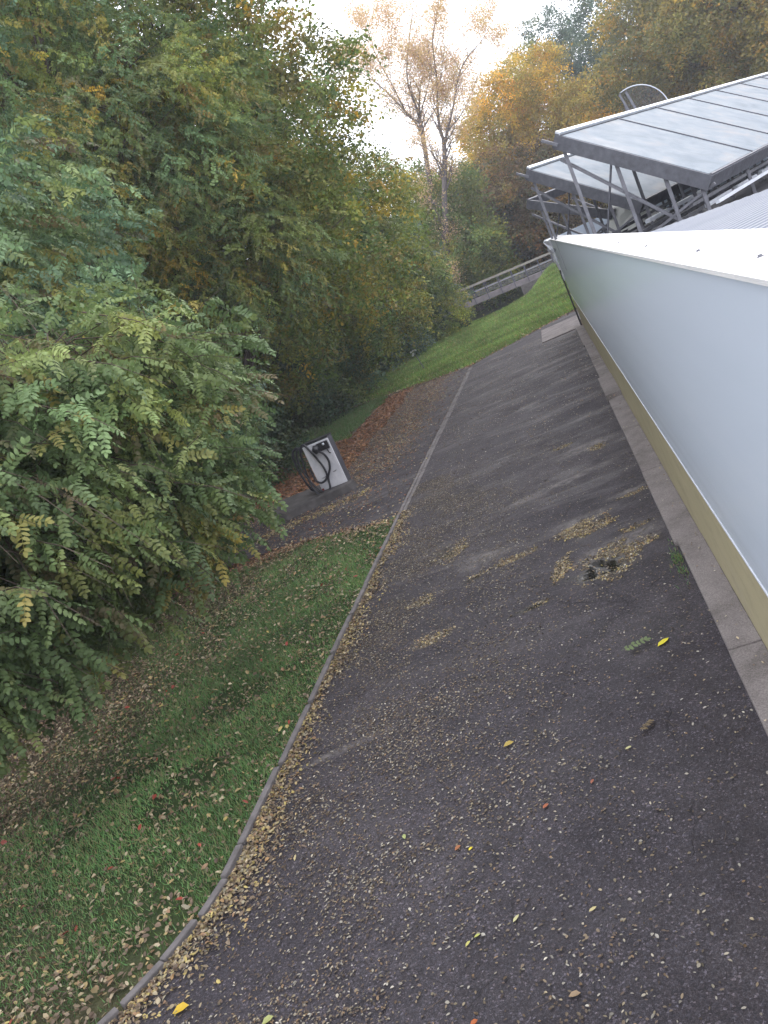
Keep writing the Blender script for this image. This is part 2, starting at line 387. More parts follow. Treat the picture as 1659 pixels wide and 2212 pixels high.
while y < 29.8:
    for sx in (-.042, .042):
        o = link('channel_stone', cm, None, chan); o.location = (sx+random.uniform(-.004, .004), y-13.2, -.10+.006+random.uniform(-.002, .004)); o.rotation_euler.z = math.pi/2+random.uniform(-.008, .008)
    y += 1.0

# ------------------------------------------------------------------ building
BX, BY1, BY0, ZT = .44, 28.4, -4.0, 2.90
bld = empty('building', (BX, 12, 0), 'low flat roofed building with light metal cladding over an ochre base wall along the lane', 'building')
MB().box(BX+.01, 13, BY0, BY1-.02, -.3, 1.10).build('wall', M['ochre'], bld)
MB().box(BX, BX+.05, BY0, BY1, 1.085, ZT-.008).box(BX+.05, 13, BY1-.06, BY1, 1.085, ZT-.008).build('cladding_panel', M['fascia'], bld)
MB().box(BX-.006, BX+.03, BY0, BY1, 1.062, 1.083, .002).build('drip_edge', M['alu'], bld)
fl = MB(); fl.box(BX-.012, BX+.27, BY0, BY1+.02, ZT-.005, ZT+.003, .001); fl.box(BX-.0125, BX-.006, BY0, BY1+.02, ZT-.012, ZT-.0055)
flo = fl.build('roof_flashing', M['flash'], bld)
for sy_ in (1.7, 2.5, 3.4, 4.92, 6.57, 8.6, 11, 14):
    m = MB(); m.tube([(0, 0, 0), (0, 0, .002)], .011, 10); m.tube([(0, 0, .002), (0, 0, .007)], .006, 6)
    o = m.build('screw', M['galv'], None); o.parent = flo; o.location = (.09+random.uniform(-.01, .01), sy_-12, ZT+.003)
MB().box(BX+.22, BX+.262, BY0, BY1-.07, 2.15, ZT-.006).build('parapet_upstand', M['galv'], bld)
MB().box(BX+.05, 12.95, BY0, BY1-.06, 1.9, 2.14).box(3, 12.95, BY1-.0, 36, -.2, 2.14).build('roof_deck', M['membrane'], bld)
# ribbed sheet roof, its far edge cut on the skew
def ribbed():
    P0 = Vector((.752, 6.42)); e = Vector((.467, -.884)); n = Vector((-.884, -.467))   # along the cut edge / towards the camera
    vs = []; fs = []; pitch_ = .076; K = 190
    prof = [(0, 0), (.030, 0), (.038, .012), (.068, .012)]
    lines = []
    for k in range(K):
        for (o_, z) in prof: lines.append((k*pitch_+o_, z))
    # ribs run parallel to n2 (along the slope of the sheet)
    rd = Vector((.80, .60)).normalized()
    return P0, e, n, lines
P0 = Vector((.752, 6.42)); e_ = Vector((.467, -.884))
# ribs run along direction rd; step across perpendicular
rd = Vector((.88, .47)); pd = Vector((-.47, .88)); vs_, fs_ = [], []
k = 0; tline = -9.0
prof = [(0, 0), (.034, 0), (.042, .012), (.078, .012), (.086, 0)]
off = []
t0 = -9.5
while t0 < 9.5:
    for (o_, z) in prof[:4]: off.append((t0+o_, z))
    t0 += .086
def isect(off_):            # segment of the line {pd*off + rd*s} inside the sheet's outline
    # x >= .755 ; inside of cut edge: (p-P0).(nrm) <= 0 with nrm = (.884,.467)
    base = Vector((3, 0)) + pd*off_
    s_lo = (.70-base.x)/rd.x; nrm = Vector((.884, .467))
    s_hi = -((base-P0).dot(nrm))/rd.dot(nrm)
    return base, s_lo, s_hi
prev = None
for (o_, z) in off:
    b, s0, s1 = isect(o_)
    if s1-s0 < .02 or (b+rd*s0).y < -6: prev = None; continue
    a_ = b+rd*s0; c_ = b+rd*s1; vs_ += [(a_.x, a_.y, ZT-.019+z), (c_.x, c_.y, ZT-.019+z)]; cur = len(vs_)-2
    if prev is not None: fs_.append((prev, prev+1, cur+1, cur))
    prev = cur
mb = MB(); mb.add(vs_, fs_); rs = mb.build('ribbed_roof_sheet', M['corr'], bld)
q = MB(); a_ = P0; b_ = P0+e_*9; q.bar((a_.x, a_.y, ZT-.38), (b_.x, b_.y, ZT-.38), .02, .74); q.build('roof_upstand', M['galv_dark'], bld)
# crumpled corner trim at the far end
ct = MB(); rows = []
for i, (z, o1, o2) in enumerate([(2.93, -.16, .30), (2.88, -.22, .05), (2.72, -.14, .0), (2.6, -.17, -.01), (2.45, -.10, 0), (2.25, -.11, -.02), (1.95, -.06, -.01), (1.55, -.05, -.01)]):
    rows.append([(BX+o1, BY1+.05+.03*math.sin(i*2.1), z), (BX+(o1+o2)/2, BY1+.0+.04*math.cos(i*3), z-.01), (BX+o2, BY1+.02, z)])
vv = [p for r in rows for p in r]; ff = [(i*3+j, i*3+j+1, (i+1)*3+j+1, (i+1)*3+j) for i in range(len(rows)-1) for j in range(2)]
ct.add(vv, ff); o = ct.build('corner_trim', M['trim'], bld); md = o.modifiers.new('s', 'SOLIDIFY'); md.thickness = .012
MB().bar((BX-.04, BY1+.03, 0), (BX-.05, BY1+.03, 1.9), .05).build('downpipe', M['black'], bld)
# ledge of concrete slabs at the wall foot
segs = [(-3.5, -1.2, .22, .07), (-1.2, 1.1, .215, .07), (1.1, 3.4, .22, .07), (3.4, 5.7, .215, .07), (5.7, 7.98, .22, .075), (8.02, 10.6, .19, .05), (10.6, 13.2, .195, .05), (13.2, 15.6, .19, .045), (15.6, 17.6, .17, .13), (17.6, 20.6, .22, .05), (20.6, 23.6, .22, .06), (23.6, 28.3, .2, .05)]
for (a0, a1, xl, zt) in segs:
    m = MB(); m.box(xl, BX+.009, a0+.006, a1-.006, -.2, zt, .008); m.build('plinth_slab', M['concrete'], bld)

# ------------------------------------------------------------------ collector racks on the roof
E = Vector((.470, .883, 0)); N = Vector((.883, -.470, 0))
def rack(name, A, n_pan, zA, zB, wd, label, glass=True, first=1.85, pw=1.52, K=1.45):
    A = Vector((A[0]*K, A[1]*K, 0)); zA = 3.2+(zA-3.2)*K; zB = 3.2+(zB-3.2)*K; wd *= K; first *= K; pw *= K; g0 = 2.15
    root = empty(name, (A.x, A.y, g0), label, 'solar rack', 'tilted collector racks on the roof')
    A.z = zA; S = N*wd + Vector((0, 0, zB-zA)); Sn = S.normalized(); up = E.cross(Sn); up = -up if up.z < 0 else up
    ln = first+pw*(n_pan-1); dep = .24
    def P(s, t, h=0): return A+S*s+E*t+up*h
    def B(name_, a, b, w_, h_, mt, u=(0, 0, 1)): MB().bar(a, b, w_, h_, u).build(name_, M[mt], root)
    B('side_beam', P(0, 0, -dep/2), P(1, 0, -dep/2), .06, dep, 'galv_dark', up)
    B('lower_beam', P(1, -.03, -dep/2), P(1, ln, -dep/2), .07, dep, 'galv_dark', up)
    B('upper_beam', P(0, -.03, -dep/2+.02), P(0, ln, -dep/2+.02), .07, dep, 'galv_dark', up)
    if glass:
        B('upper_trim', P(0, -.02, .03), P(0, ln, .03), .09, .05, 'alu', up)
        B('lower_trim', P(1, 0, .014), P(1, ln, .014), .03, .02, 'galv', up)
        t = 0
        for i in range(n_pan):
            wdt = first if i == 0 else pw
            c = [P(.03, t+.02, .008), P(.985, t+.02, .008), P(.985, t+wdt-.02, .008), P(.03, t+wdt-.02, .008)]
            m = MB(); m.add(c+[p-up*.012 for p in c], [(0, 1, 2, 3), (7, 6, 5, 4), (0, 4, 5, 1), (1, 5, 6, 2), (2, 6, 7, 3), (3, 7, 4, 0)]); m.build('glass_panel', M['panel'], root)
            if i: B('glazing_bar', P(.02, t, .012), P(.99, t, .012), .032, .03, 'galv_dark', up)
            t += wdt
        B('beam_nose', P(-.085, -.09, -.14), P(.03, -.09, -.14), .03, .05, 'galv')
    t = 0.06; k = 0
    while t < ln:
        for s in (((.06 if glass else .16), .42, .74, .97) if k == 0 else (.06, .5, .97)):
            p = P(s, t, -dep); B('post', p, (p.x, p.y, g0), .06, .06, 'galv')
        p = P(.05, t, -dep-.15); q_ = P(.74, t, 0); B('brace', p, (q_.x, q_.y, g0+.1), .045, .05, 'galv')
        if k == 0:
            p = P(.38, t+.03, -dep); q_ = P(.06, t+.03, 0); B('brace', p, (q_.x, q_.y, g0+.4), .03, .03, 'galv_dark')
            q2 = P(.4, t, 0); q_ = P(1.0, t, 0); B('brace', (q2.x, q2.y, 2.36), (q_.x, q_.y, 2.75), .045, .045, 'galv')
        t += (first if k == 0 else pw); k += 1
    for s, z, mt in ((.55, 2.36, 'galv'), (.78, 2.56, 'galv'), (.15, 2.33, 'galv_dark'), (.97, 2.45, 'alu'), (.35, 2.47, 'galv_dark')):
        p = P(s, .1, 0); q_ = P(s, ln, 0); B('base_rail', (p.x, p.y, z), (q_.x, q_.y, z), .07, .055, mt)
    return root
rack('collector_rack', (.70, 11.48), 8, 4.17, 2.99, 1.52, 'nearest long tilted rack of pale glass panels in grey steel frames on the roof')
rack('collector_rack', (.31, 14.75), 7, 4.17, 2.99, 1.52, 'second tilted glass panel rack, partly hidden behind the nearest one')
rack('collector_rack', (.17, 17.6), 3, 3.85, 3.04, 1.45, 'farthest steel rack frame on the roof without any glass', glass=False)
KS = 1.45
tray = empty('cable_tray', (2, 17, 2.15), 'bright metal cable tray pieces lying under the racks', 'cable tray')
for i in range(7):
    a = Vector((1.35*KS, 11.6*KS, 2.59))+E*(i*1.5); b = a+E*1.05; MB().bar(a, b, .10, .07).build('tray_piece', M['alu'], tray)
for i in range(8):
    a = Vector((2.0*KS, 11.3*KS, 2.44))+E*(i*1.8); b = a+E*1.4; MB().bar(a, b, .08, .07).build('tray_piece', M['alu'], tray)
m = MB(); n_ = 9; vv = []
for j in range(n_):
    for i in range(n_):
        u, v = i/(n_-1), j/(n_-1); h = max(0, 1-2*abs(u-.45))*.95*(1-v*.75)+.08*random.random()
        p = Vector((1.3*KS, 16.9*KS, 0))+E*(u*1.9-.3)+N*(v*1.3); vv.append((p.x, p.y, 2.18+h))
m.add(vv, [(j*n_+i, j*n_+i+1, (j+1)*n_+i+1, (j+1)*n_+i) for j in range(n_-1) for i in range(n_-1)])
o = m.build('white_sheet', M['white']); o.modifiers.new('s', 'SOLIDIFY').thickness = .01
tag(o, 'crumpled white plastic sheet draped behind the roof racks', 'sheet')
# clear quarter-round dome with struts behind the racks
c0 = Vector((4.05, 28.6, 4.95)); rr = .98
dome = empty('acrylic_dome', (4.05, 28.6, 2.15), 'clear rounded dome with a thin pale rim and grey struts, behind the racks', 'dome')
U = Vector((.98, .17, 0))
arc = [c0+U*(math.cos(a)*rr)+Vector((0, 0, math.sin(a)*rr)) for a in [R_(x) for x in range(-30, 113, 8)]]
MB().tube(arc, .016, 6).build('rim', M['alu'], dome, True)
vv = []; nn_ = 7
for i in range(len(arc)):
    for j in range(nn_):
        t = j/(nn_-1); p = c0+(arc[i]-c0)*(1-t); vv.append(p+Vector((-.17, .98, 0))*(.55*math.sin(t*math.pi/2)))
fs = [(i*nn_+j, i*nn_+j+1, (i+1)*nn_+j+1, (i+1)*nn_+j) for i in range(len(arc)-1) for j in range(nn_-1)]
m = MB(); m.add(vv, fs); m.build('dome_shell', M['clear'], dome, True)
for dx, w_ in ((-.30, .06), (-.10, .07)): MB().bar(c0+U*dx+Vector((0, 0, rr*.93)), c0+U*(dx+.42)+Vector((0, 0, -1.2)), w_).build('strut', M['galv'], dome)
MB().bar(arc[-1], arc[-1]+Vector((.05, 0, -2.9)), .03).build('strut', M['galv_dark'], dome)
MB().box(c0.x+.2, c0.x+.9, c0.y+.1, c0.y+.7, 2.15, 4.75, .02).build('base_box', M['galv_dark'], dome)

# ------------------------------------------------------------------ charging post on its concrete plinth
pl = MB()
base = [(-7.55, 16.9), (-6.75, 16.45), (-5.25, 16.85), (-5.15, 17.15), (-5.6, 18.3), (-7.6, 18.3)]
n6 = len(base); cxm = sum(p[0] for p in base)/n6; cym = sum(p[1] for p in base)/n6
top = [(cxm+(x-cxm)*.90, cym+(y-cym)*.88) for x, y in base]
pl.add([(x, y, -.1) for x, y in base]+[(x, y, .17) for x, y in top], [tuple(range(n6, 2*n6))]+[(i, (i+1) % n6, n6+(i+1) % n6, n6+i) for i in range(n6)])
plo = pl.build('concrete_plinth', M['plinth']); tag(plo, 'low weathered concrete plinth with sloping edges under the charging box', 'plinth')
md = plo.modifiers.new('b', 'BEVEL'); md.width = .03; md.segments = 2
ch = empty('charging_box', (-5.70, 17.25, .17), 'upright pale charging box with black looped cable on a concrete plinth', 'charging box', rz=R_(-6))
def lb(name, mb, mat, parent=None, smooth=False):
    me = bpy.data.meshes.new(name); me.from_pydata([tuple(p) for p in mb.v], [], mb.f); me.update(); return link(name, me, M[mat], parent or ch, smooth)
W, H_, D = .315, 1.03, .26
front = lb('front_panel', MB().box(-W, W, -.05, 0, .0, H_, .012), 'casing')
lb('casing', MB().box(-W-.015, W-.005, .001, D, .0, H_+.02, .02), 'chargerside')
lb('roof_cap', MB().box(-W-.02, W, -.02, D+.01, H_+.021, H_+.05, .01), 'blackpl')
lb('side_vent', MB().box(-W-.03, -W-.016, .05, D-.05, .2, .8, .004), 'blackpl')
# plug holder and connector
hold = lb('plug_holder', MB().box(.02, .30, -.10, -.051, H_-.21, H_-.03, .02), 'blackpl')
m = MB(); m.tube([(.02, -.12, H_-.20), (-.0, -.14, H_-.12), (.03, -.15, H_-.06)], [.07, .085, .06], 12); lb('plug', m, 'blackpl', hold, True)
m = MB(); m.tube([(.20, -.105, H_-.08), (.20, -.115, H_-.08)], .028, 14); lb('lock_badge', m, 'alu', hold, True)
lb('handle', MB().tube([(.22, -.08, H_-.22), (.245, -.09, H_-.30), (.26, -.07, H_-.32)], .012, 6), 'blackpl', None, True)
lb('red_label', MB().box(-W+.01, -W+.06, -.056, -.051, .004, .05), 'red')
# faint dark lettering strokes, unreadable in the photograph
for x0, x1, z in ((-.19, -.06, .26), (.12, .20, .31)):
    m = MB(); k = 9; pts = [(x0+(x1-x0)*i/k, -.053, z+.012*math.sin(i*2.3)+.012*i/k) for i in range(k+1)]; m.tube(pts, .0055, 5); lb('lettering', m, 'print')
def catmull(P, n=8):
    P = [Vector(p) for p in P]; P = [P[0]*2-P[1]]+P+[P[-1]*2-P[-2]]; o = []
    for i in range(1, len(P)-2):
        for k in range(n):
            t = k/n; a, b, c, d = P[i-1:i+3]; o.append(.5*((2*b)+(c-a)*t+(2*a-5*b+4*c-d)*t*t+(3*b-a-3*c+d)*t*t*t))
    o.append(P[-2]); return o
cab = [(.03, -.13, .86), (.12, -.11, .74), (.15, -.10, .58), (.10, -.10, .42), (.0, -.11, .28), (-.04, -.12, .18), (-.06, -.16, .03), (-.14, -.24, -.05), (-.28, -.24, -.03), (-.42, -.17, .10), (-.48, -.08, .3), (-.47, -.06, .5), (-.44, -.04, .75), (-.40, -.02, .98),
       (-.30, .0, 1.08), (-.20, -.08, 1.03), (-.13, -.11, .88), (-.06, -.11, .66), (-.01, -.12, .44), (-.03, -.12, .28), (-.11, -.12, .21), (-.22, -.12, .19), (-.32, -.09, .26), (-.37, -.02, .40), (-.39, .03, .55)]
lb('charging_cable', MB().tube(catmull(cab), .024, 8), 'black', None, True)
cab2 = [(-.34, .04, 1.0), (-.50, .02, 1.06), (-.60, -.02, .95), (-.62, -.04, .65), (-.58, -.06, .35), (-.54, -.04, .12), (-.50, .05, .04)]
lb('hanging_cable', MB().tube(catmull(cab2), .025, 8), 'black', None, True)
cab3 = [(-.34, .02, 1.03), (-.48, -.02, 1.0), (-.54, -.05, .75), (-.50, -.08, .45), (-.38, -.12, .15), (-.22, -.2, .0), (-.08, -.22, -.03), (-.03, -.18, .08)]
lb('hanging_cable', MB().tube(catmull(cab3), .022, 8), 'black', None, True)
lb('cable_hook', MB().box(-.42, -.30, .0, .12, .93, 1.06, .02), 'blackpl')

# ------------------------------------------------------------------ footbridge
br = empty('footbridge', (-4, 60, .9), 'narrow footbridge with pale deck edge and double handrails crossing the stream', 'footbridge')
def bz(x): return .78 + (x+3.5)*-.028
bp = lambda x, y, z: (x, y - .35*(x+3.5)*0, z + bz(x))
MB().bar(bp(-12, 60, .0), bp(5, 60, .0), .16, .34).build('edge_beam', M['wood'], br)
MB().bar(bp(-12, 61.6, .0), bp(5, 61.6, .0), .16, .30).build('edge_beam', M['wood'], br)
x = -12
while x < 5:
    m = MB(); m.box(x+.01, x+.23, 60.09, 61.51, bz(x)+.10, bz(x)+.16); m.build('deck_board', M['wood'], br); x += .25
for yy in (59.88, 61.72):
    for z, mt, t_ in ((1.06, 'railwood', .09), (.62, 'rail', .05)): MB().bar(bp(-12, yy, z), bp(5, yy, z), t_, t_*1.1).build('handrail', M[mt], br)
    for z in (.32, .46): MB().bar(bp(-12, yy, z), bp(5, yy, z), .022).build('rail_wire', M['rail'], br)
    x = -11.7
    while x < 5:
        MB().bar(bp(x, yy, -.2), bp(x, yy, 1.0), .06).build('post', M['galv_dark'], br); x += .95
MB().box(-1.9, 6, 59.4, 62, -2.4, .58).build('abutment', M['kerb'], br)
# small marker post by the far grass
mk = empty('marker_post', (-6.24, 36.96, 0), 'small leaning marker post with white tags at the edge of the far grass', 'marker post')
MB().bar((-6.24, 36.96, 0), (-6.38, 36.96, .78), .035).build('post', M['galv'], mk)
for dx, dz in ((-.16, .96), (-.05, .98), (-.1, .86), (.06, .98), (-.14, .80)): MB().box(-6.38+dx, -6.30+dx, 36.93, 36.95, dz-.1, dz-.03, .003).build('tag', M['white'], mk)

# ------------------------------------------------------------------ leaves
def blade_tpl_pinnate(n_pairs, L, lw, ll, fine=True, seed=1):
    vs, fs = [], []; jr = random.Random(seed)
    def leaflet(o, d, s_, nrm_off, ll, lw):
        b = len(vs); o = np.array(o); d = np.array(d, float); d /= np.linalg.norm(d); s = np.array(s_, float)
        if fine:
            for (t, w_, h) in ((0, .12, 0), (.3, .48, .06), (.7, .46, .02), (1, .1, -.08)):
                for sg in (-1, 1): vs.append(o+d*ll*t+s*lw*w_*sg+np.array([0, 0, ll*h - (0.10*lw)]))
            for k in range(3): fs.extend([(b+2*k, b+2*k+1, b+2*k+3), (b+2*k, b+2*k+3, b+2*k+2)])
        else:
            vs.extend([o, o+d*ll*.5+s*lw*.5, o+d*ll+np.array([0, 0, -ll*.1]), o+d*ll*.5-s*lw*.5]); fs.extend([(b, b+1, b+2), (b, b+2, b+3)])
    for i in range(n_pairs):
        t = .18+.76*i/(n_pairs-1); z = -.28*L*t*t
        k = 1-.25*abs(t-.5)
        for sg in (-1, 1):
            a_ = jr.uniform(.2, .62); d = (a_, sg*.9, jr.uniform(-.75, .1)); kk = k*jr.uniform(.8, 1.15); leaflet((L*t, 0, z), d, (.93, -sg*a_, jr.uniform(-.35, .35)), 0, ll*kk, lw*kk)
    leaflet((L*.97, 0, -.27*L), (1, 0, -.5), (0, 1, 0), 0, ll, lw)
    # rachis
    b = len(vs)
    for t in (0, .5, 1):
        z = -.28*L*t*t
        vs.append(np.array([L*t, -.0018, z])); vs.append(np.array([L*t, .0018, z]))
    for k in range(2): fs.extend([(b+2*k, b+2*k+1, b+2*k+3), (b+2*k, b+2*k+3, b+2*k+2)])
    return np.array(vs), np.array(fs)
PINS = [blade_tpl_pinnate(6, .27, .036, .060, True, q) for q in (1, 2, 3)]
PIN = PINS[0]
PINMS = [blade_tpl_pinnate(5, .30, .058, .085, False, q) for q in (4, 5)]
def tpl_cluster(n, size, leaf, seed, flat=.5):
    r = np.random.default_rng(seed); vs, fs = [], []
    for i in range(n):
        c = r.normal(size=3)*np.array([.5, .5, .5*flat])*size; d = r.normal(size=3); d[2] = d[2]*.5-.4; d /= np.linalg.norm(d)
        s = np.cross(d, r.normal(size=3)); s /= np.linalg.norm(s); l = leaf*r.uniform(.7, 1.3); b = len(vs)
        vs.extend([c, c+d*l*.5+s*l*.30, c+d*l, c+d*l*.5-s*l*.30]); fs.extend([(b, b+1, b+2), (b, b+2, b+3)])
    return np.array(vs), np.array(fs)
def orient(dirs, rng, roll=.5):
    d = dirs/np.linalg.norm(dirs, axis=1, keepdims=True); up = np.array([0, 0, 1.])+rng.normal(size=d.shape)*roll
    y = np.cross(up, d); y /= np.linalg.norm(y, axis=1, keepdims=True)+1e-9; z = np.cross(d, y)
    return np.stack([d, y, z], axis=2)
def scatter(tpl, pos, rot, scale, col, jit, rng):
    v, f = tpl; n = len(pos); k = len(v)
    vs = np.einsum('nij,kj->nki', rot, v)*scale[:, None, None]+pos[:, None, :]
    fs = (f[None]+(np.arange(n)*k)[:, None, None]).reshape(-1, 3)
    c = np.repeat(col[:, None, :], k, axis=1)
    g = rng.uniform(1-jit, 1+jit, size=(n, k//4+1, 1)); g = np.repeat(g, 4, axis=1)[:, :k]; c = c*g
    return vs.reshape(-1, 3), fs, c.reshape(-1, 3)
PAL = {
 'robinia': ([(.125, .18, .072), (.16, .215, .09), (.10, .145, .055), (.20, .23, .075), (.30, .26, .08), (.20, .15, .08)], [.32, .26, .20, .13, .05, .04]),
 'robinia2': ([(.105, .17, .095), (.12, .19, .10), (.085, .14, .065), (.16, .19, .06), (.25, .21, .05), (.15, .11, .06)], [.28, .22, .2, .17, .08, .05]),
 'robinia3': ([(.12, .18, .07), (.15, .20, .07), (.10, .15, .06), (.21, .21, .055), (.28, .21, .05), (.15, .12, .05)], [.28, .24, .18, .16, .08, .06]),
 'beech': ([(.13, .19, .05), (.18, .21, .05), (.25, .23, .05), (.30, .215, .045), (.09, .145, .05), (.18, .14, .05)], [.28, .24, .16, .1, .14, .08]),
 'yellowgreen': ([(.15, .21, .055), (.20, .225, .055), (.27, .24, .05), (.12, .18, .055)], [.35, .3, .15, .2]),
 'olive': ([(.19, .18, .06), (.25, .20, .05), (.14, .16, .06), (.28, .18, .05)], [.3, .25, .3, .15]),
 'orange': ([(.44, .33, .07), (.38, .32, .07), (.48, .33, .06), (.27, .28, .07), (.40, .24, .06)], [.3, .25, .2, .15, .1]),
 'brown': ([(.19, .13, .06), (.16, .14, .06), (.22, .13, .06), (.13, .14, .06)], [.3, .3, .15, .25]),
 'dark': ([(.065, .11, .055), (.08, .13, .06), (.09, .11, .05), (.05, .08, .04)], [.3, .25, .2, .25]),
 'bluegreen': ([(.09, .135, .095), (.11, .155, .105), (.07, .11, .07)], [.4, .3, .3]),
 'pale': ([(.66, .48, .20), (.62, .46, .28), (.66, .45, .36), (.52, .44, .18)], [.35, .3, .2, .15]),
}
def pick(pal, n, rng):
    c, p = PAL[pal]; return (np.array(c)*(np.array([.95, 1.0, .98]) if pal in ('robinia', 'robinia2', 'robinia3', 'beech') else 1.0))[rng.choice(len(c), n, p=np.array(p)/sum(p))]
def crown_pts(lobes, n, rng, inner=.6):
    L = np.array(lobes, float); wgt = (L[:, 3]*L[:, 4]+L[:, 4]*L[:, 5]+L[:, 3]*L[:, 5]); k = rng.choice(len(L), n, p=wgt/wgt.sum())
    d = rng.normal(size=(n, 3)); d /= np.linalg.norm(d, axis=1, keepdims=True); r = inner+(1.03-inner)*rng.uniform(size=n)**.6
    p = L[k, :3]+d*L[k, 3:6]*r[:, None]
    # reject points deep inside another lobe
    ok = np.ones(n, bool)
    for l in L:
        q = np.linalg.norm((p-l[:3])/l[3:6], axis=1); ok &= q > inner*.72
    ok &= p[:, 2] > .15
    return p[ok], d[ok]
def foliage(lobes, nspray, per, tpls, pal, rng, scale=(.8, 1.2), spray_len=.7, droop=.6, inner=.6, jit=.22, roll=.5, face=None):
    p, d = crown_pts(lobes, nspray, rng, inner)
    if face is not None:                       # thin the side turned away from the lane
        q = p-np.array(face[:3]); pr = (d[:, 0]*face[0]+d[:, 1]*face[1]); keep = (pr > -.35) | (rng.uniform(size=len(p)) < .25); p, d = p[keep], d[keep]
    n = len(p); h = rng.uniform(0, 2*math.pi, n)
    td = d*np.array([1, 1, .45])+rng.normal(size=(n, 3))*.45; td[:, 2] -= droop*.5; td /= np.linalg.norm(td, axis=1, keepdims=True)
    base = pick(pal, n, rng); V, F, C = [], [], []; off = 0
    fr = 1.6/max(1.0, spray_len*1.3)
    cl = np.array([mnoise.noise(Vector(q)*fr) for q in p]); yl = np.array([mnoise.noise(Vector(q)*fr*.6+Vector((9, 3, 1))) for q in p])
    base = base*(1.12+1.0*cl)[:, None]*(1+np.clip(yl, -.1, .5)[:, None]*np.array([1.5, .75, -.4])*(.45 if pal in ('robinia', 'robinia2') else 1.0))
    pos, dr, col = [], [], []
    for k in range(per):
        t = (k+.5)/per*spray_len; side = 1 if k % 2 else -1
        pp = p+td*t; pp[:, 2] -= droop*.35*t*t
        lat = np.cross(td, [0, 0, 1.]); lat /= np.linalg.norm(lat, axis=1, keepdims=True)+1e-9
        dd = td*.55+lat*side*.8+rng.normal(size=(n, 3))*.25; dd[:, 2] -= droop*.5
        pos.append(pp); dr.append(dd); own = pick(pal, n, rng); mixf = rng.uniform(0, .5, (n, 1)); col.append(base*(1-mixf)+own*mixf)
    pos = np.concatenate(pos); dr = np.concatenate(dr); col = np.concatenate(col); m = len(pos)
    ch_ = rng.integers(0, len(tpls), m); sc = rng.uniform(*scale, m); rot = orient(dr, rng, roll)
    for i, tp in enumerate(tpls):
        s = ch_ == i
        v, f, c = scatter(tp, pos[s], rot[s], sc[s], col[s], jit, rng); V.append(v); F.append(f+off); C.append(c); off += len(v)
    return np.concatenate(V), np.concatenate(F), np.concatenate(C), (p, td), (pos, rot, sc, col)
def trunk_mesh(bx, by, lobes, r0, rng, z0=-.1, lean=(0, 0), limbs=True):
    m = MB(); L = sorted(lobes, key=lambda l: l[2]); cx = np.mean([l[0] for l in L]); cy_ = np.mean([l[1] for l in L]); zt = max(l[2] for l in L)
    T = []
    for i in range(9):
        t = i/8; z = z0+(zt-z0)*t; T.append((bx+(cx-bx)*t**1.5+.12*math.sin(t*7+bx), by+(cy_-by)*t**1.5+.12*math.cos(t*6+by), z))
    m.tube(T, [r0*(1.35 if i == 0 else 1)*(1-.82*i/8) for i in range(9)], 9)
    tips = []
    for l in L:
        for _ in range(3):
            h = max(.5, l[2]-l[5]*rng.uniform(.5, 1.0)); t = min(.95, max(.1, (h-z0)/(zt-z0))); i = int(t*8); a = Vector(T[i])
            d = Vector(rng.normal(size=3)); d.normalize(); b = Vector(l[:3])+Vector((d.x*l[3], d.y*l[4], abs(d.z)*l[5]*.8))*.85
            mid = a.lerp(b, .5)+Vector((0, 0, .12*(b-a).length)); c = catmull([a, a.lerp(mid, .6)+Vector(rng.normal(size=3))*.15, mid, b], 4); k = len(c)
            rb = r0*.42*(1-.6*t); m.tube(c, [max(.008, rb*(1-.92*q/(k-1))) for q in range(k)], 5)
            for _ in range(3):
                q = rng.integers(k//3, k-1); d2 = Vector(rng.normal(size=3)); d2.z = abs(d2.z)*.5; d2.normalize()
                e2 = c[q]+d2*(b-a).length*.3; m.tube([c[q], c[q].lerp(e2, .5)+Vector((0, 0, .08)), e2], [rb*.3, rb*.2, .006], 4)
    return m
TPL_B = [tpl_cluster(9, .32, .13, s) for s in (1, 2, 3)]
TPL_F = [tpl_cluster(8, .6, .26, s, .7) for s in (4, 5, 6)]
TPL_X = [tpl_cluster(8, 1.0, .42, s, .8) for s in (7, 8)]
def tree(name, cat, label, base, lobes, r0, pal, nspray, per, tpls, seed, group=None, **kw):
    rng = np.random.default_rng(seed); root = empty(name, (base[0], base[1], 0), label, cat, group)
    Mi = np.array([base[0], base[1], 0.])
    v, f, c, sp, raw = foliage(lobes, nspray, per, tpls, pal, rng, **kw)
    o = np_mesh('crown', v-Mi, f, c, M['leaf'], root); o['kind'] = 'stuff'
    tm = trunk_mesh(base[0], base[1], lobes, r0, rng); tm.build('trunk', M['bark'], root, True)
    return root, sp, raw
def L(az, d, z, rx, ry, rz): x, y = pol(az, d); return (x, y, z, rx, ry, rz)

# foreground robinia: large leaves one by one where they show largest
rng = np.random.default_rng(5)
lob0 = [L(-25.5, 9.8, 3.5, .65, .8, .6), L(-28.5, 9.4, 2.45, .65, .8, .55), L(-30.5, 9.0, 3.75, .9, .95, .75), L(-33.5, 8.8, 2.75, 1.1, 1.1, .8), L(-38, 8.4, 3.8, 1.2, 1.2, .75), L(-42.5, 7.9, 2.9, 1.3, 1.3, .95), L(-48, 7.6, 3.7, 1.3, 1.3, .85),
        L(-49, 7.8, 2.2, 1.0, 1.0, .5), L(-29, 10, 1.95, .45, .6, .35), L(-33, 9.6, 1.95, .6, .7, .4), L(-44, 8.3, 1.95, .8, .8, .4), L(-38, 9, 2.1, .7, .7, .4)]
x0, y0 = pol(-48, 10.0)
root0 = empty('robinia_tree', (x0, y0, 0), 'nearest robinia tree with large feathered leaves overhanging the lawn at left', 'tree')
v, f, c, sp, raw = foliage(lob0, 1500, 8, PINS, 'robinia', rng, scale=(.68, 1.1), spray_len=.6, droop=.8, inner=.45, jit=.2, roll=.55)
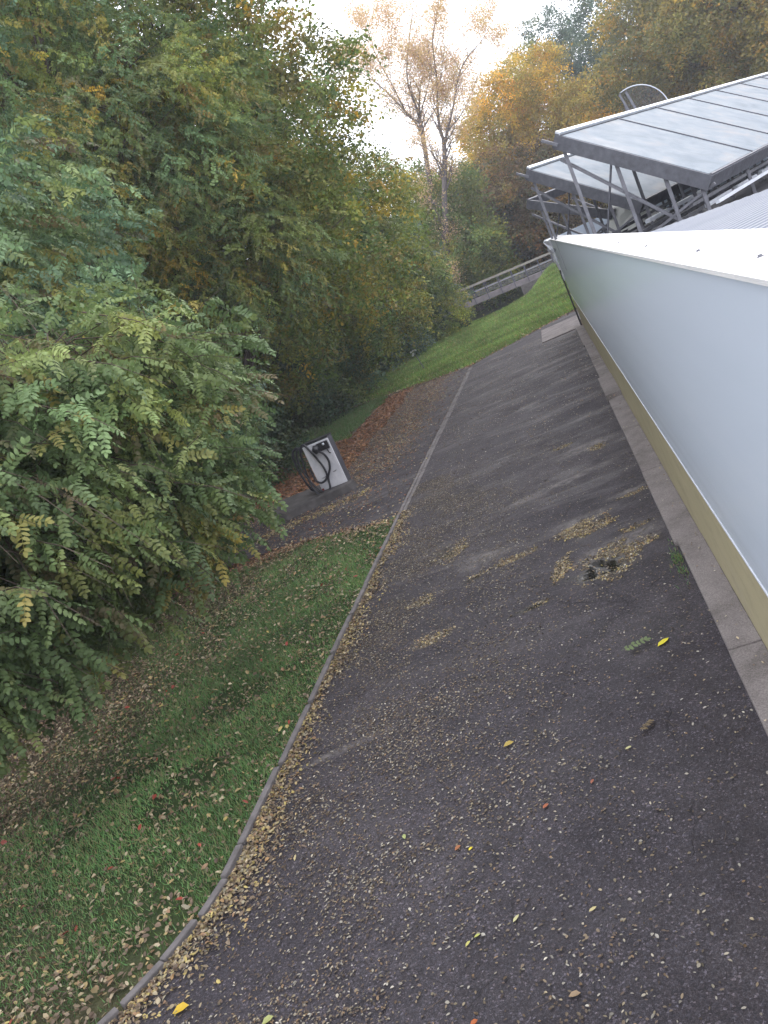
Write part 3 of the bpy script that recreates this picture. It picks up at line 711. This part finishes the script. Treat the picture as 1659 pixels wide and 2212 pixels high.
pos, rot, sc, col = raw
dist = np.linalg.norm(pos-np.array([0, 0, 3.2]), axis=1); order = np.argsort(dist); big = order[:300]; rest = order[300:]
cz = rng.integers(0, 3, len(rest)); V, F, C = [], [], []; off = 0
for q in range(3):
    r_ = rest[cz == q]; v, f, c = scatter(PINS[q], pos[r_], rot[r_], sc[r_], col[r_], .18, rng); V.append(v); F.append(f+off); C.append(c); off += len(v)
v, f, c = np.concatenate(V), np.concatenate(F), np.concatenate(C)
# yellowing leaves on the outer tips
o = np_mesh('crown', v-np.array([x0, y0, 0]), f, c, M['leaf'], root0); o['kind'] = 'stuff'
def single_mesh(color, nm):
    v, f = PIN; me = bpy.data.meshes.new(nm); me.from_pydata([tuple(p) for p in v], [], [tuple(int(i) for i in t) for t in f]); me.update()
    a = me.attributes.new('col', 'FLOAT_COLOR', 'POINT'); a.data.foreach_set('color', np.tile(np.array([*color, 1.], np.float32), len(v))); me.materials.append(M['leaf']); return me
LM = [single_mesh(cc, 'leaf') for cc in PAL['robinia'][0]]
for i in big:
    k = int(rng.choice(6, p=[.3, .25, .2, .13, .08, .04])); o = link('leaf', LM[k], None, root0)
    Mx = Matrix([list(rot[i][0])+[pos[i][0]-x0], list(rot[i][1])+[pos[i][1]-y0], list(rot[i][2])+[pos[i][2]], [0, 0, 0, 1]]); o.matrix_local = Mx @ Matrix.Scale(float(sc[i]), 4)
tm = trunk_mesh(x0, y0, lob0, .13, rng); tm.build('trunk', M['bark'], root0, True)
tw = MB(); P_, T_ = sp
for i in range(0, len(P_), 2):
    a = Vector(P_[i]); b = a+Vector(T_[i])*.85; b.z -= .18; tw.tube([a-Vector(T_[i])*.25, a.lerp(b, .5)+Vector((0, 0, .05)), b], [.008, .005, .002], 3, False)
tw.build('branchlets', M['twig'], root0)

def lobes_tree(az, d, z0, z1, r, seed, n=7):
    rg = np.random.default_rng(seed); x, y = pol(az, d); out = []
    for i in range(n):
        t = i/(n-1); z = z0+(z1-z0)*(.12+.8*t); k = r*(.62+.38*math.sin(math.pi*min(1, .25+t*.75))); a = i*2.4+rg.uniform(0, 1); o = k*.5
        out.append((x+math.cos(a)*o, y+math.sin(a)*o, z, k*rg.uniform(.55, .75), k*rg.uniform(.55, .75), (z1-z0)/n*rg.uniform(.95, 1.3)))
    return (x, y), out
def T(name, cat, label, az, d, z0, z1, r, pal, nspray, per, tpls, seed, r0=.18, group=None, n=7, base=None, **kw):
    b, lo = lobes_tree(az, d, z0, z1, r, seed, n); b = pol(*base) if base else b; return tree(name, cat, label, b, lo, r0, pal, nspray, per, tpls, seed, group, **kw)
G = 'trees standing behind the lawn and lane'
kw1 = dict(scale=(.62, 1.0), spray_len=.9, droop=.75, inner=.55, roll=.6)
T('robinia_tree', 'tree', 'tall green robinia filling the upper left corner, behind the nearest one', -41, 14.5, 1.5, 12.5, 4.4, 'robinia2', 1900, 8, PINMS, 21, .2, G, **kw1)
T('robinia_tree', 'tree', 'tall robinia with drooping green sprays, second from the left edge', -34, 15.5, 2.2, 12.5, 3.3, 'robinia2', 1900, 8, PINMS, 22, .2, G, **kw1)
T('robinia_tree', 'tree', 'robinia with dusty green foliage leaning over the dark hollow by the charging box', -22, 22, 4.4, 15.5, 3.6, 'robinia3', 1800, 8, PINMS, 23, .2, G, base=(-27, 23), **kw1)
kw2 = dict(scale=(.75, 1.15), spray_len=1.0, droop=.6, inner=.6)
T('beech_tree', 'tree', 'tall beech with yellowing green leaves, its right side against the white sky', -14.7, 26, 3.9, 19, 3.5, 'beech', 2300, 6, TPL_B, 24, .24, G, n=8, base=(-22.5, 27), **kw2)
T('beech_tree', 'tree', 'slimmer yellow green beech just left of the bare tree crown', -13.2, 36, 2.0, 13.6, 3.1, 'beech', 2200, 6, TPL_B, 25, .22, G, base=(-16, 37), **kw2)
T('beech_tree', 'tree', 'lower yellow green tree with an orange tinge beside the open sky gap', -9.6, 49, .6, 10.6, 3.5, 'yellowgreen', 2200, 5, TPL_B, 26, .2, G, **kw2)
T('hazel_bush', 'bush', 'dark green bush drooping over the left end of the footbridge', -12.4, 45, .3, 6.2, 2.6, 'bluegreen', 1500, 5, TPL_B, 27, .1, G, **kw2)
T('hazel_bush', 'bush', 'dense green bush at the left end of the far grass strip', -17, 37.5, .2, 5.8, 2.5, 'robinia2', 1500, 5, TPL_B, 28, .1, G, **kw2)
T('beech_tree', 'tree', 'deep shaded tree behind the charging box', -21, 29.5, 2.2, 9.5, 3.0, 'beech', 1300, 5, TPL_B, 29, .22, G, base=(-23, 30), **kw2)
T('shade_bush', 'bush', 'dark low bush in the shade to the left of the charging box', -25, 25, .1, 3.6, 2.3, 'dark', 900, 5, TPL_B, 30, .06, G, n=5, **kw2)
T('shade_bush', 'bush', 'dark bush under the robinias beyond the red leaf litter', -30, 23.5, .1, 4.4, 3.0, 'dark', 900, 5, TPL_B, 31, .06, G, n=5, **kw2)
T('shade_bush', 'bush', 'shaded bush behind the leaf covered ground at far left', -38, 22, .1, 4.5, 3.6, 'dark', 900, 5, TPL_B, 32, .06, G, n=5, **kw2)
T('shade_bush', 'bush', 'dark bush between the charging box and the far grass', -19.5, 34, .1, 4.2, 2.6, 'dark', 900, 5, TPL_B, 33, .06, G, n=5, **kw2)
T('beech_tree', 'tree', 'tall green tree closing the sky between the two robinias and the beech', -24, 32, 5, 22, 4.6, 'robinia3', 1700, 6, TPL_F, 34, .26, G, scale=(.6, .9), spray_len=1.2, inner=.6)
T('beech_tree', 'tree', 'tall green tree behind the upper left robinia', -36, 28, 5, 19, 5.0, 'robinia2', 1700, 6, TPL_F, 35, .26, G, scale=(.6, .9), spray_len=1.2, inner=.6)
G2 = 'trees beyond the stream'
kw3 = dict(scale=(.55, .95), spray_len=1.2, droop=.4, inner=.65)
T('green_tree', 'tree', 'mid green tree under the bare crown, left of the orange tree', -4.8, 66, 1, 10.2, 3.6, 'yellowgreen', 1755, 5, TPL_F, 41, .25, G2, **kw3)
T('green_tree', 'tree', 'soft green tree behind the footbridge, below the bare trunk', -2.6, 72, 1, 9.9, 3.4, 'bluegreen', 1620, 5, TPL_F, 42, .25, G2, **kw3)
T('maple_tree', 'tree', 'broad orange and olive autumn tree behind the footbridge', 2.0, 76, 1.5, 16.2, 5.8, 'orange', 3510, 5, TPL_F, 43, .3, G2, n=9, **kw3)
T('maple_tree', 'tree', 'rounded brown orange tree right of the bare trunk behind the bridge', .2, 70, .5, 9.5, 3.6, 'brown', 1755, 5, TPL_F, 44, .25, G2, **kw3)
T('maple_tree', 'tree', 'low orange tree behind the glass racks on the roof', 6.3, 72, 1, 11.5, 4.2, 'orange', 1755, 5, TPL_F, 45, .25, G2, **kw3)
T('oak_tree', 'tree', 'dark blue green tree top rising above the orange tree', 5.6, 95, 4, 21, 4.8, 'bluegreen', 1755, 5, TPL_F, 46, .35, G2, **kw3)
T('oak_tree', 'tree', 'tall dark tree top at the upper right behind the dome', 9.8, 90, 3, 25, 6.0, 'bluegreen', 2025, 5, TPL_F, 47, .35, G2, **kw3)
T('oak_tree', 'tree', 'olive and orange tree above the glass racks, right of the dome', 10.5, 66, 1, 14.5, 5.0, 'olive', 2025, 5, TPL_F, 48, .3, G2, **kw3)
T('oak_tree', 'tree', 'olive brown tree above the glass racks at the right edge', 15.5, 60, 1, 15.5, 5.5, 'olive', 2025, 5, TPL_F, 49, .3, G2, **kw3)
T('oak_tree', 'tree', 'tall brownish tree in the upper right corner', 14.5, 80, 1, 24, 7.0, 'brown', 2025, 5, TPL_F, 50, .35, G2, **kw3)

# the bare multi-stemmed trees with thin pale leaves
def bare_tree(label, base, stems, seed, r0, nleaf):
    rg = np.random.default_rng(seed); root = empty('bare_tree', (base[0], base[1], 0), label, 'tree', 'nearly leafless trees against the sky')
    m = MB(); tips = []
    def grow(a, d, ln, r, lev):
        c = [a]; dd = d.copy()
        for k in range(4): dd = (dd+Vector(rg.normal(size=3))*.16+Vector((0, 0, .06))).normalized(); c.append(c[-1]+dd*ln/4)
        m.tube(c, [r*(1-.75*k/4) for k in range(5)], 5 if lev < 2 else 3, False)
        for p in c[1:]: tips.append(p)
        if lev < 3:
            for k in range(3):
                q = int(rg.integers(1, 5)); side = Vector(rg.normal(size=3)); side -= dd*side.dot(dd); side.normalize()
                grow(c[q], (dd*.8+side*.6+Vector((0, 0, .2))).normalized(), ln*rg.uniform(.5, .75), r*.45, lev+1)
    for (pts, ra, rb) in stems:
        ra *= .8; rb *= .8
        c = catmull(pts, 5); k = len(c); ra *= .68; rb *= .75; m.tube(c, [ra+(rb-ra)*i/(k-1) for i in range(k)], 7)
        for i in range(3, k):
            if rg.uniform() < .8:
                d = (c[i]-c[i-1]).normalized(); side = Vector(rg.normal(size=3)); side -= d*side.dot(d); side.normalize()
                grow(c[i], (d*.7+side*.7+Vector((0, 0, .25))).normalized(), rg.uniform(1.3, 2.6), (ra+(rb-ra)*i/(k-1))*.45, 1)
        grow(c[-1], (c[-1]-c[-2]).normalized(), 1.8, rb, 1)
    m.build('trunk', M['palebark'], root, True)
    tp = np.array([tuple(p) for p in tips]); clump = np.array([mnoise.noise(Vector(p)*.45) for p in tips]); wg = np.clip(clump+.35, .08, 1); wg /= wg.sum()
    idx = rg.choice(len(tp), nleaf, p=wg); pos = tp[idx]+rg.normal(size=(nleaf, 3))*.30
    v, f, c = scatter(tpl_cluster(3, .30, .12, 3), pos, orient(rg.normal(size=(nleaf, 3)), rg), rg.uniform(.6, 1.1, nleaf), pick('pale', nleaf, rg), .2, rg)
    o = np_mesh('leaves', v-np.array([base[0], base[1], 0.]), f, c, M['leaf'], root); o['kind'] = 'stuff'
Y = 62
bare_tree('right one of the bare trees, with a straight dark trunk forking into tall twigs', (-7.4, Y), [
    ([(-7.4, Y, 0), (-6.0, Y, 4), (-4.6, Y, 7.8), (-3.9, Y, 9.4), (-3.2, Y, 11.1)], .42, .24),
    ([(-3.2, Y, 11.1), (-2.9, Y+.4, 12.9), (-2.1, Y+.5, 15.1), (-1.4, Y+.4, 17.3), (-.3, Y, 18.8)], .19, .05),
    ([(-3.2, Y, 11.1), (-2.6, Y-.5, 11.8), (-1.7, Y-.7, 12.9), (-.7, Y-.6, 14.4), (.3, Y-.5, 15.2), (1.4, Y, 15.7)], .17, .04),
    ([(-2.7, Y-.4, 11.7), (-1.4, Y-.9, 12.2), (-.3, Y-1, 13.1)], .10, .03)], 61, .34, 12000)
Y = 64
bare_tree('left one of the bare trees, its limbs spreading up and left into yellow leaves', (-7.2, Y), [
    ([(-7.4, Y, 0), (-6.2, Y, 5), (-5.2, Y, 9.5), (-4.5, Y, 12.2), (-4.2, Y, 13.6)], .40, .24),
    ([(-4.5, Y, 12.2), (-4.6, Y+.5, 13.6), (-5.2, Y+.8, 15.2), (-5.9, Y+.6, 16.8), (-6.8, Y, 18.3)], .18, .04),
    ([(-4.2, Y, 13.6), (-4.1, Y-.5, 14.3), (-3.9, Y-.6, 16.2), (-2.9, Y-.4, 18.2), (-2.1, Y, 19.6)], .16, .04),
    ([(-4.2, Y, 13.6), (-3.0, Y-.7, 14.9), (-2.2, Y-.9, 15.8)], .10, .03),
    ([(-4.9, Y+.4, 14.2), (-5.1, Y+.2, 16.6), (-5.3, Y, 18.4), (-5.2, Y, 19.6)], .11, .03)], 62, .34, 14000)

# far woodland reading as one mass
rng = np.random.default_rng(77)
wl = [L(-52, 34, 9, 8, 8, 11), L(-40, 36, 10, 8, 8, 12), L(-29, 38, 10, 7, 7, 12), L(-20, 42, 7.5, 6, 6, 9), L(-12.5, 52, 3.8, 5, 5, 4.8), L(-7, 90, 5, 6, 6, 4.5), L(0, 100, 5, 8, 6, 6), L(8, 105, 7, 9, 6, 9), L(17, 100, 9, 10, 6, 12), L(25, 70, 6, 8, 8, 8), L(-10, 84, 3, 6, 5, 4), L(-4, 84, 2, 6, 4, 2.6), L(3, 88, 2, 6, 4, 3)]
v, f, c, _, _ = foliage(wl, 6500, 4, TPL_X, 'dark', rng, scale=(.8, 1.4), spray_len=1.6, inner=.8)
tag(np_mesh('woodland', v, f, c, M['leaf']), 'dark mass of woodland behind all the other trees', 'woodland', kind='stuff')

# ------------------------------------------------------------------ morning haze
hz = MB(); hz.box(-72, 72, -16, 188, -4, 30); hm = bpy.data.materials.new('haze'); hm.use_nodes = True; ht = hm.node_tree; ht.nodes.clear()
ho = ht.nodes.new('ShaderNodeOutputMaterial'); hv = ht.nodes.new('ShaderNodeVolumePrincipled'); hv.inputs['Color'].default_value = (.86, .9, 1, 1); hv.inputs['Density'].default_value = .0011
ht.links.new(hv.outputs[0], ho.inputs['Volume']); tag(hz.build('haze', hm), kind='stuff')

# ------------------------------------------------------------------ grass
def blades(name, pts, h, wdt, cols, rng, label):
    n = len(pts); a = rng.uniform(0, 2*math.pi, n); hh = h*rng.uniform(.5, 1.3, n); s = np.stack([np.cos(a), np.sin(a), np.zeros(n)], 1)*wdt
    lean = rng.normal(size=(n, 3))*.45; lean[:, 2] = 0; tip = pts+lean*hh[:, None]; tip[:, 2] += hh
    v = np.stack([pts-s, pts+s, tip], 1).reshape(-1, 3); f = np.arange(3*n).reshape(-1, 3); c = np.repeat(cols, 3, axis=0)
    return tag(np_mesh(name, v, f, c, M['blade']), label, 'grass', kind='stuff')
def gcols(n, rng, k=1.0, dry=.2):
    base = np.array([(.11, .235, .075), (.14, .27, .09), (.09, .19, .065), (.18, .25, .09)])[rng.integers(0, 4, n)]
    d = rng.uniform(size=n) < dry; base[d] = (.24, .20, .11); return base*k*rng.uniform(.8, 1.2, (n, 1))
def sample(x0, x1, y0, y1, n, fn, rng):
    x = rng.uniform(x0, x1, n); y = rng.uniform(y0, y1, n); p = np.array([fn(a, b) for a, b in zip(x, y)]); k = rng.uniform(size=n) < p; return np.stack([x[k], y[k], np.full(k.sum(), -.02)], 1)
rng = np.random.default_rng(31)
def f1(x, y):
    if x > kerb_x(y)-.05 or y > bay_start(x)+.35*nz(x, y, 2.2)+.1: return 0
    g = lawn(x, y); return g*(.12+.88*sm(-.2, .25, nz(x, y, 1.3, 7)+.08)) + .05
pts = sample(-11.5, KX-.04, 1.5, 13.9, 330000, f1, rng)
blades('lawn_grass', pts, .05, .0042, 1.12*gcols(len(pts), rng)*np.clip(1+.5*np.array([nz(a, b, .9, 3) for a, b, _ in pts]), .6, 1.4)[:, None], rng, 'short green lawn grass between the kerb and the robinia')
def f2(x, y):
    if y < far_edge(x)+.15*nz(x, y, 2)+.2: return 0
    if ditch(x, y) > .35: return .1
    return 1
def gz(x, y):
    z = -.022
    if y > 36: z += .9*sm(38, 62, y)*sm(-5, 1.5, x)-2.3*ditch(x, y)+.12*sm(37, 45, y)
    return z
pts = sample(-12, 3, 30.5, 62, 150000, f2, rng); pts[:, 2] = [gz(a, b) for a, b, _ in pts]
blades('meadow_grass', pts, .10, .014, gcols(len(pts), rng, 1.1, .06)*np.array([1.35, 1.15, .85])*np.clip(1+.5*np.array([nz(a, b, .7, 3) for a, b, _ in pts]), .6, 1.4)[:, None], rng, 'bright green grass strip before the footbridge')
pts = sample(-10.8, -6.2, 24.5, 33, 36000, lambda x, y: .9*sm(-6.3, -6.9, x+.3*nz(x, y, 1))*0+(1 if (x < -7.3+.5*nz(x, y, 1.2) and y > 25.5-.6*(x+8)+.5*nz(x, y, 1)) else 0), rng)
blades('verge_grass', pts, .09, .010, gcols(len(pts), rng, .9), rng, 'green verge behind the charging box under the trees')
pts = sample(-.1, .2, 6.9, 8.3, 4200, lambda x, y: math.exp(-((.2-x)/.07)**2)*math.exp(-((y-7.65)/.32)**2)*(.3+1.2*max(0, nz(x, y, 9)+.35)), rng); pts[:, 2] = 0
blades('grass_tuft', pts, .035, .004, gcols(len(pts), rng, 1.0), rng, 'small green weed tuft at the foot of the wall plinth')

# ------------------------------------------------------------------ leaf litter
def lit_tpl(L_, W_, curl):
    v = np.array([(-L_/2, 0, 0), (-L_*.18, -W_/2, curl), (-L_*.18, W_/2, curl*.6), (L_*.22, -W_*.42, curl*.8), (L_*.22, W_*.42, curl), (L_/2, 0, .2*curl), (0, 0, 0)]); f = np.array([(0, 1, 6), (0, 6, 2), (1, 3, 6), (6, 4, 2), (3, 5, 6), (6, 5, 4)]); return v, f
LT = [lit_tpl(1, .5, .10), lit_tpl(1, .62, .16), lit_tpl(1, .42, .05)]
def litter(name, pts, size, cols, rng, label, zoff=.004, tilt=.18):
    n = len(pts); a = rng.uniform(0, 2*math.pi, n); d = np.stack([np.cos(a), np.sin(a), rng.normal(size=n)*tilt], 1); rot = orient(d, rng, tilt); pts = pts.copy(); pts[:, 2] += zoff+rng.uniform(0, .006, n)
    ch_ = rng.integers(0, 3, n); V, F, C = [], [], []; off = 0
    for i, t in enumerate(LT):
        s = ch_ == i; v, f, c = scatter(t, pts[s], rot[s], rng.uniform(.6, 1.3, s.sum())*size, cols[s], .12, rng); V.append(v); F.append(f+off); C.append(c); off += len(v)
    return tag(np_mesh(name, np.concatenate(V), np.concatenate(F), np.concatenate(C), M['litter']), label, 'leaf litter', kind='stuff')
def lp(pal, n, rng): a = np.array(pal); return a[rng.integers(0, len(a), n)]*rng.uniform(.75, 1.25, (n, 1))
TAN = [(.26, .20, .13), (.36, .29, .18), (.18, .13, .085), (.42, .32, .15), (.14, .10, .07), (.48, .40, .27), (.30, .19, .11), (.16, .115, .08)]
REDS = [(.27, .12, .06), (.32, .16, .08), (.19, .085, .055), (.36, .20, .10), (.22, .125, .08)]
YEL = [(.34, .27, .13), (.38, .32, .17), (.26, .20, .10), (.30, .19, .09), (.18, .14, .09), (.42, .34, .12), (.22, .17, .12), (.30, .27, .19)]
PALE = [(.38, .34, .26), (.30, .25, .16), (.22, .17, .11), (.44, .41, .34), (.15, .11, .08), (.24, .16, .09), (.12, .085, .065), (.17, .13, .09)]
rng = np.random.default_rng(91)
def fl1(x, y):
    if x > kerb_x(y)-.05 or y > bay_start(x): return 0
    return max(.14, .98-lawn(x, y)*(.58+.26*sm(-.2, .25, nz(x, y, 1.3, 7)+.12)))*(.55+.45*sm(-.3, .3, nz(x, y, 1.1, 13)))
pts = sample(-12.5, KX-.04, 1.5, 14.4, 110000, fl1, rng); pts[:, 2] = -.015+.015*rng.uniform(size=len(pts))
litter('leaf_litter', pts, .047, .8*lp(TAN, len(pts), rng), rng, 'tan and brown fallen leaves over the lawn at left', .008, .35)
pts = sample(-9, KX-.04, 1.5, 13.4, 1600, lambda x, y: 1 if (x < kerb_x(y)-.05 and y < bay_start(x)) else 0, rng); pts[:, 2] = .01
litter('leaf_litter', pts, .058, .85*lp(TAN+YEL+[(.3, .06, .04)], len(pts), rng), rng, 'scattered leaves lying on top of the green grass', .01, .35)
def fl2(x, y):
    if inbay(x, y): return .0
    if y < bay_start(x) or x > -5.6: return 0
    if y < 13.2+0: return 0
    g = 1-sm(0, 1.2, y-25.5+.6*(x+8)) if x < -7.2 else 1
    return g
pts = sample(-16, -5.7, 12.5, 32, 60000, fl2, rng); pts[:, 2] = -.018
litter('leaf_litter', pts, .08, lp(REDS, len(pts), rng), rng, 'red brown leaf carpet around and behind the charging box', .008, .3)
# more litter on the ground of the hollow at left
pts = sample(-22, -9, 11, 26, 16000, lambda x, y: 1 if not inbay(x, y) else .1, rng); pts[:, 2] = -.018
litter('leaf_litter', pts, .09, lp(REDS+TAN[:3], len(pts), rng), rng, 'brown leaf cover under the robinias at far left', .008, .3)
def fl3(x, y): return math.exp(-(abs(x-kerb_x(y)-.02-.03*nz(0, y, 2))/(.10+.06*nz(1, y, 1.7)+.08*(1-sm(4, 7, y))))**1.3)*(.75 if y > 10.5 else 1)
pts = sample(-5.6, KX+.62, 1.3, 13.4, 190000, lambda x, y: fl3(x, y) if x > kerb_x(y)+.03 else .05*fl3(x, y)*4*max(0, nz(x, y, 1.5)), rng); pts[:, 2] = .002+.012*rng.uniform(size=len(pts))
litter('leaf_litter', pts, .036, .85*lp(YEL+TAN, len(pts), rng), rng, 'yellow leaf band gathered along the kerb', .004, .4)
def fl4(x, y):
    b = .85*math.exp(-max(0, x+2.3)/.9) if x > -2.3 else .9
    return min(1, b*(.22+.78*sm(-.3, .35, nz(x, y, 1.2, 21)+.3*nz(x, y, 6, 2)))+.025)*(1 if y > 3 else .8)
pts = sample(-3.8, .2, 1.3, 15, 150000, lambda x, y: fl4(x, y) if x > kerb_x(y)+.04 else 0, rng); pts[:, 2] = .001
litter('leaf_litter', pts, .021, lp(PALE, len(pts), rng)*rng.uniform(.3, .95, (len(pts), 1)), rng, 'tiny pale leaflets strewn over the dark asphalt lane', .004, .2)
pts = sample(-3.5, .2, 15, 30, 9000, lambda x, y: .3+.5*sm(-.3, .3, nz(x, y, .8, 2)), rng); pts[:, 2] = .001
litter('leaf_litter', pts, .03, lp(PALE, len(pts), rng), rng, 'tiny leaflets on the far half of the lane', .004, .2)
pts = sample(-9, KX, 13.2, 31, 48000, lambda x, y: (.10+.9*sm(3.9, 5.0, -x+.6*nz(x, y, 1.2))*sm(16.5, 19, y) + .25*sm(3.8, 5, -x)) if inbay(x, y) else 0, rng); pts[:, 2] = -.002
litter('leaf_litter', pts, .045, lp(PALE+REDS+REDS+YEL, len(pts), rng), rng, 'mixed leaves blown over the parking bay', .004, .2)
pts = sample(-9.5, KX, 12.4, 15.4, 14000, lambda x, y: math.exp(-((y-bay_start(x)-.15*nz(x, y, 2))/.22)**2), rng); pts[:, 2] = .0
litter('leaf_litter', pts, .05, lp(REDS+TAN+TAN, len(pts), rng), rng, 'brown leaf rim between the lawn end and the parking bay', .004, .3)
pts = sample(-11, 2, 32, 56, 9000, lambda x, y: (.25+.75*max(0, nz(x, y, .8, 8))) if (y > far_edge(x) and ditch(x, y) < .3) else 0, rng); pts[:, 2] = [gz(a, b)+.03 for a, b, _ in pts]
litter('leaf_litter', pts, .09, lp(TAN+REDS, len(pts), rng), rng, 'brown leaves scattered on the far grass strip', .01, .3)
# debris in the potholes
def fh(x, y): h, d, w_ = hole(x, y); return h*(1-.93*w_)
V_ = []
for (hx, hy, rx, ry, an, dep, wet) in HOLES:
    n = int(5200*(rx+.15)*(ry+.15)/.3)+60; p = sample(hx-rx-.25, hx+rx+.25, hy-ry-.25, hy+ry+.25, n, fh, rng)
    if len(p): p[:, 2] = [-hole(a, b)[1]+.001+.006*nz(a, b, 1.1, 3) for a, b, _ in p]; V_.append(p)
pts = np.concatenate(V_); litter('leaf_litter', pts, .026, lp(YEL+YEL+PALE+TAN[:3], len(pts), rng), rng, 'yellow brown leaf debris caught in the potholes', .004, .35)
pts = sample(-10, .6, 29, 36.5, 9000, lambda x, y: math.exp(-(abs(y-far_edge(x)-.1)/.35)**2), rng); pts[:, 2] = .0
litter('leaf_litter', pts, .085, lp(REDS+TAN, len(pts), rng), rng, 'reddish leaf rim where the asphalt meets the far grass', .006, .3)
p1 = sample(-7.2, -4.7, 15.2, 16.9, 2600, lambda x, y: math.exp(-((y-16.2-.25*(x+5))/.28)**2)*(1 if y < 16.45+.24*(x+6.75) else 0), rng); p1[:, 2] = 0
litter('leaf_litter', p1, .05, lp(YEL, len(p1), rng), rng, 'yellowish leaves along the foot of the concrete plinth', .004, .3)

pts = sample(.21, .43, 2.2, 27, 420, lambda x, y: .25+.75*(x > .38), rng); pts[:, 2] = .075
litter('leaf_litter', pts, .026, lp(TAN+PALE, len(pts), rng), rng, 'few small leaves caught on the concrete ledge at the wall foot', .006, .3)
# single leaves that stand out on the lane
def single(name, x, y, size, color, label, rz, tpl=1, group=None, z=.012):
    v, f = LT[tpl]; me = bpy.data.meshes.new(name); me.from_pydata([tuple(p*size) for p in v], [], [tuple(int(i) for i in t) for t in f]); me.update()
    a = me.attributes.new('col', 'FLOAT_COLOR', 'POINT'); a.data.foreach_set('color', np.tile(np.array([*color, 1.], np.float32), len(v))); me.materials.append(M['litter'])
    o = bpy.data.objects.new(name, me); COL.objects.link(o); o.location = (x, y, z); o.rotation_euler = (random.uniform(-.1, .1), random.uniform(-.1, .1), rz); return tag(o, label, 'leaf', group)
lf = empty('yellow_leaf', (-.19, 6.22, .01), 'bright yellow leaf with stalk lying alone near the wall plinth', 'leaf')
v, f = LT[2]; m = MB(); m.add([tuple(p*.13) for p in v], [tuple(int(i) for i in t) for t in f]); me = bpy.data.meshes.new('leaf_blade'); me.from_pydata(m.v, [], m.f); a = me.attributes.new('col', 'FLOAT_COLOR', 'POINT'); a.data.foreach_set('color', np.tile(np.array([.62, .55, .03, 1], np.float32), len(v))); me.materials.append(M['litter']); o = link('leaf_blade', me, None, lf); o.rotation_euler.z = .7
lb('stalk', MB().tube([(0, 0, 0), (.02, -.06, .002), (.03, -.1, .0)], .0015, 4), 'twig', lf)
sp0 = empty('robinia_sprig', (-.42, 6.24, .012), 'fallen green feathered leaf beside the bright yellow leaf', 'leaf sprig')
o = link('leaf', LM[1], None, sp0); o.rotation_euler = (.05, -.12, .25); o.location = (-.09, -.02, .035); o.scale = (.8, .9, .35)
sp1 = empty('dark_sprig', (-.50, 5.07, .012), 'small withered dark sprig with pale tips near the wall', 'leaf sprig')
o = link('leaf', LM[5], None, sp1); o.rotation_euler = (.05, -.1, .9); o.location = (0, 0, .03); o.scale = (.5, .5, .4)
S = [(-1.66, 4.38, .034, (.6, .5, .04), 'small round bright yellow leaf in the foreground', .8, 1), (-2.16, 4.68, .062, (.32, .36, .14), 'narrow pale green leaf left of the round yellow leaf', -1.2, 2), (-1.44, 5.42, .085, (.36, .27, .06), 'large yellow brown leaf on the middle of the lane', .4, 1),
     (-1.17, 4.60, .055, (.34, .11, .05), 'orange red leaf right of the middle on the lane', .9, 0), (-.86, 4.72, .045, (.28, .1, .06), 'small rust red leaf on the open asphalt', 1.2, 0), (-.60, 4.99-.02, .05, (.42, .40, .2), 'pale yellow green leaf below the dark sprig', .5, 2),
     (-1.35, 3.72, .055, (.44, .42, .22), 'pale green leaf by the long crack', .9, 2), (-1.62, 3.62, .04, (.42, .4, .12), 'yellow green leaf, left of a similar pair near the bottom', .9, 0), (-1.57, 3.66, .04, (.36, .38, .1), 'yellow green leaf, right of a similar pair near the bottom', .3, 0),
     (-.93, 3.66, .05, (.46, .4, .2), 'long pale yellow leaf on bare asphalt near the bottom', .6, 2), (-1.55, 3.12, .045, (.36, .1, .03), 'curled orange leaf at the bottom of the lane', .5, 1), (-2.05, 3.20, .045, (.34, .15, .04), 'small orange brown leaf at the lower left of the lane', .1, 1),
     (-1.05, 3.16, .06, (.28, .2, .12), 'curled tan leaf near the bottom middle of the lane', .2, 1), (-2.78, 3.40, .075, (.30, .32, .12), 'broad green yellow leaf close to the kerb bend', .5, 1), (-3.45, 3.62, .11, (.5, .34, .03), 'large orange yellow leaf lying in the band at the kerb bend', .3, 1),
     (-3.2, 3.4, .07, (.28, .05, .03), 'dark red leaf beside the kerb bend', .2, 1), (-1.75, 4.42, .05, (.3, .12, .05), 'rusty leaf just left of the round yellow leaf', .7, 1)]
for (x, y, s, c_, lab, rz, t_) in S: single('fallen_leaf', x, y, s, c_, lab, rz, t_)
for i in range(55):
    x = random.uniform(-2.6, .1); y = random.uniform(2.9, 6.5)
    single('fallen_leaflet', x, y, random.uniform(.02, .034), random.choice([(.36, .34, .30), (.30, .26, .20), (.24, .19, .13)]), 'tiny pale oval leaflet on the dark asphalt of the near lane', random.uniform(0, 6), random.choice((0, 2)), 'pale leaflets on the near lane', .006)
tw_ = MB()
for i in range(90):
    x = random.uniform(-3.3, 0); y = random.uniform(2.8, 10); a = random.uniform(0, 3.1); l = random.uniform(.05, .2); tw_.tube([(x, y, .008), (x+l*.5*math.cos(a), y+l*.5*math.sin(a), .012), (x+l*math.cos(a+.15), y+l*math.sin(a+.15), .008)], .0015, 3)
tag(tw_.build('leaf_stalks', M['twig']), 'thin dry leaf stalks strewn over the asphalt', 'leaf stalks', kind='stuff')
